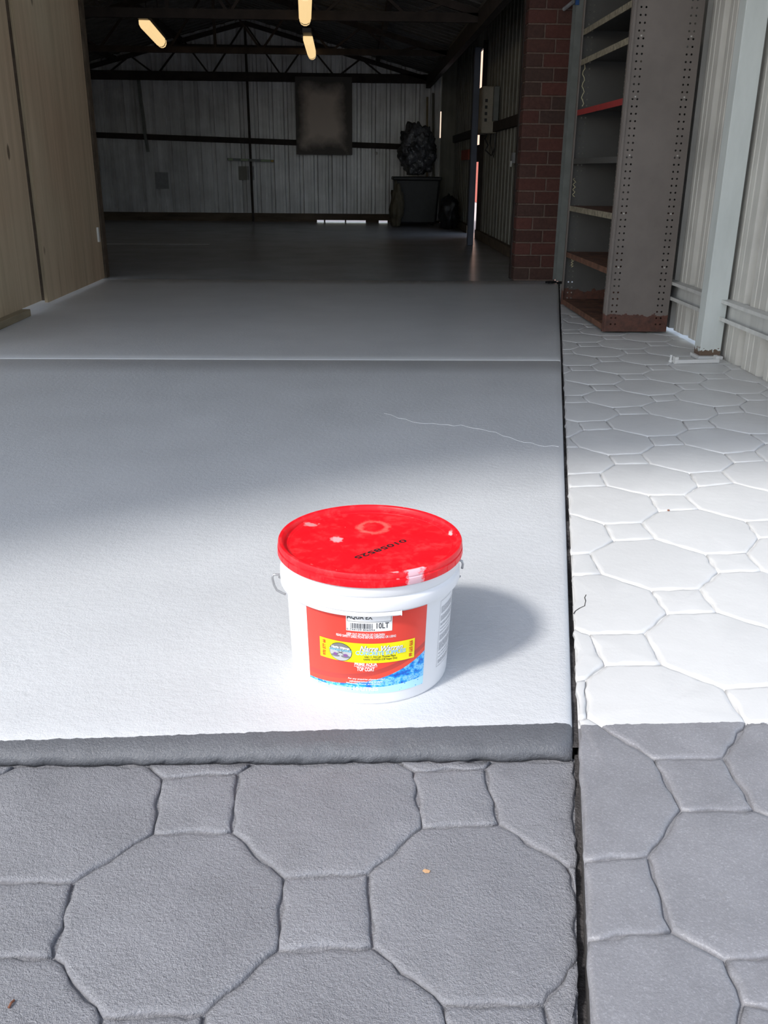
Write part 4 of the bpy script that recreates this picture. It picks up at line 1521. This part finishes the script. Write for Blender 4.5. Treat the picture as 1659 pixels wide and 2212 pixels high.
# fine print panel on the right flank
fa, fb = cyl(947, 1370)[0], cyl(947, 1370)[0] + 0.62
fp = MB()
zt, zl = 0.146, 0.034
for z0, z1, a0, a1 in ((zl, zl + 0.0005, fa, fb), (zt, zt + 0.0005, fa, fb), (zl, zt, fa, fa + 0.004), (zl, zt, fb, fb + 0.004)):
    for k in range(12):
        b0, b1 = a0 + (a1 - a0) * k / 12, a0 + (a1 - a0) * (k + 1) / 12
        fp.add([wrap(b0, z0, 0.0005), wrap(b1, z0, 0.0005), wrap(b1, z1, 0.0005), wrap(b0, z1, 0.0005)], [(0, 1, 2, 3)])
fp.build('panel_outline', 'p_grey', bk_)
fl = MB()
z = zt - 0.012
random.seed(11)
while z > zl + 0.004:
    e = fa + (fb - fa) * random.uniform(0.6, 0.97)
    a0 = fa + 0.03
    while a0 < e:
        a1 = min(e, a0 + random.uniform(0.03, 0.09))
        fl.add([wrap(a0, z, 0.0005), wrap(a1, z, 0.0005), wrap(a1, z + 0.0009, 0.0005), wrap(a0, z + 0.0009, 0.0005)], [(0, 1, 2, 3)])
        a0 = a1 + 0.008
    z -= 0.0023 if random.random() < 0.85 else 0.006
fl.build('fine_print', 'p_grey', bk_, kind='stuff')
# date code printed on the lid
vs, fs = text_mesh('01058525', 0.02)
dl, dr_ = None, None


def lidpt(x, y):
    return ground(x, y, 0.2092)


pa, pb = lidpt(876, 1167), lidpt(768, 1206)
dv = (pb - pa)
nv = Vector((-dv.y, dv.x, 0)).normalized()
mb = MB()
out = []
for x_, y_ in vs:
    p = pa + dv * (x_ + 0.5) + nv * (y_ * 0.0105)
    out.append((p.x, p.y, 0.2095))
mb.add(out, fs).build('date_code', 'p_black', lid)

# ------------------------------------------------------------------ tiny litter
M['leaf'] = simple('dry tan leaf', (0.50, 0.30, 0.16), 0.8, var=0.2)
q = ground(921, 1884, ZA)
lf = MB()
pts = [(-0.0045, 0.001), (-0.002, 0.003), (0.002, 0.0025), (0.0045, 0.0), (0.003, -0.002), (-0.001, -0.0022)]
vs = [(q.x + a, q.y + b, ZA + 0.0016 + 0.0006 * (i % 2)) for i, (a, b) in enumerate(pts)] + [(q.x + a, q.y + b, ZA + 0.0006) for a, b in pts]
n = len(pts)
lf.add(vs, [tuple(range(n)), tuple(range(2 * n - 1, n - 1, -1))] + [(i, n + i, n + (i + 1) % n, (i + 1) % n) for i in range(n)])
tag(lf.build('leaf_scrap', 'leaf'), 'tiny tan leaf scrap on a charcoal octagon paver', 'leaf')
M['twig'] = simple('brown twig', (0.20, 0.075, 0.04), 0.8, var=0.2)
a, b, c = ground(19, 2180, ZA), ground(25, 2172, ZA), ground(31, 2164, ZA)
tag(MB().tube([(a.x, a.y, ZA + 0.0015), (b.x, b.y, ZA + 0.0032), (c.x, c.y, ZA + 0.002)], 0.0013, 6).build('twig', 'twig'), 'short brown twig on a charcoal paver', 'twig')
q = ground(1444, 1103, ZP)
tag(MB().lathe([(0, ZP - 0.001), (0.003, ZP), (0.003, ZP + 0.002), (0.0, ZP + 0.003)], q.x, q.y, 8).build('pebble', 'twig'), 'tiny brown pebble in a groove of the pale path', 'pebble')
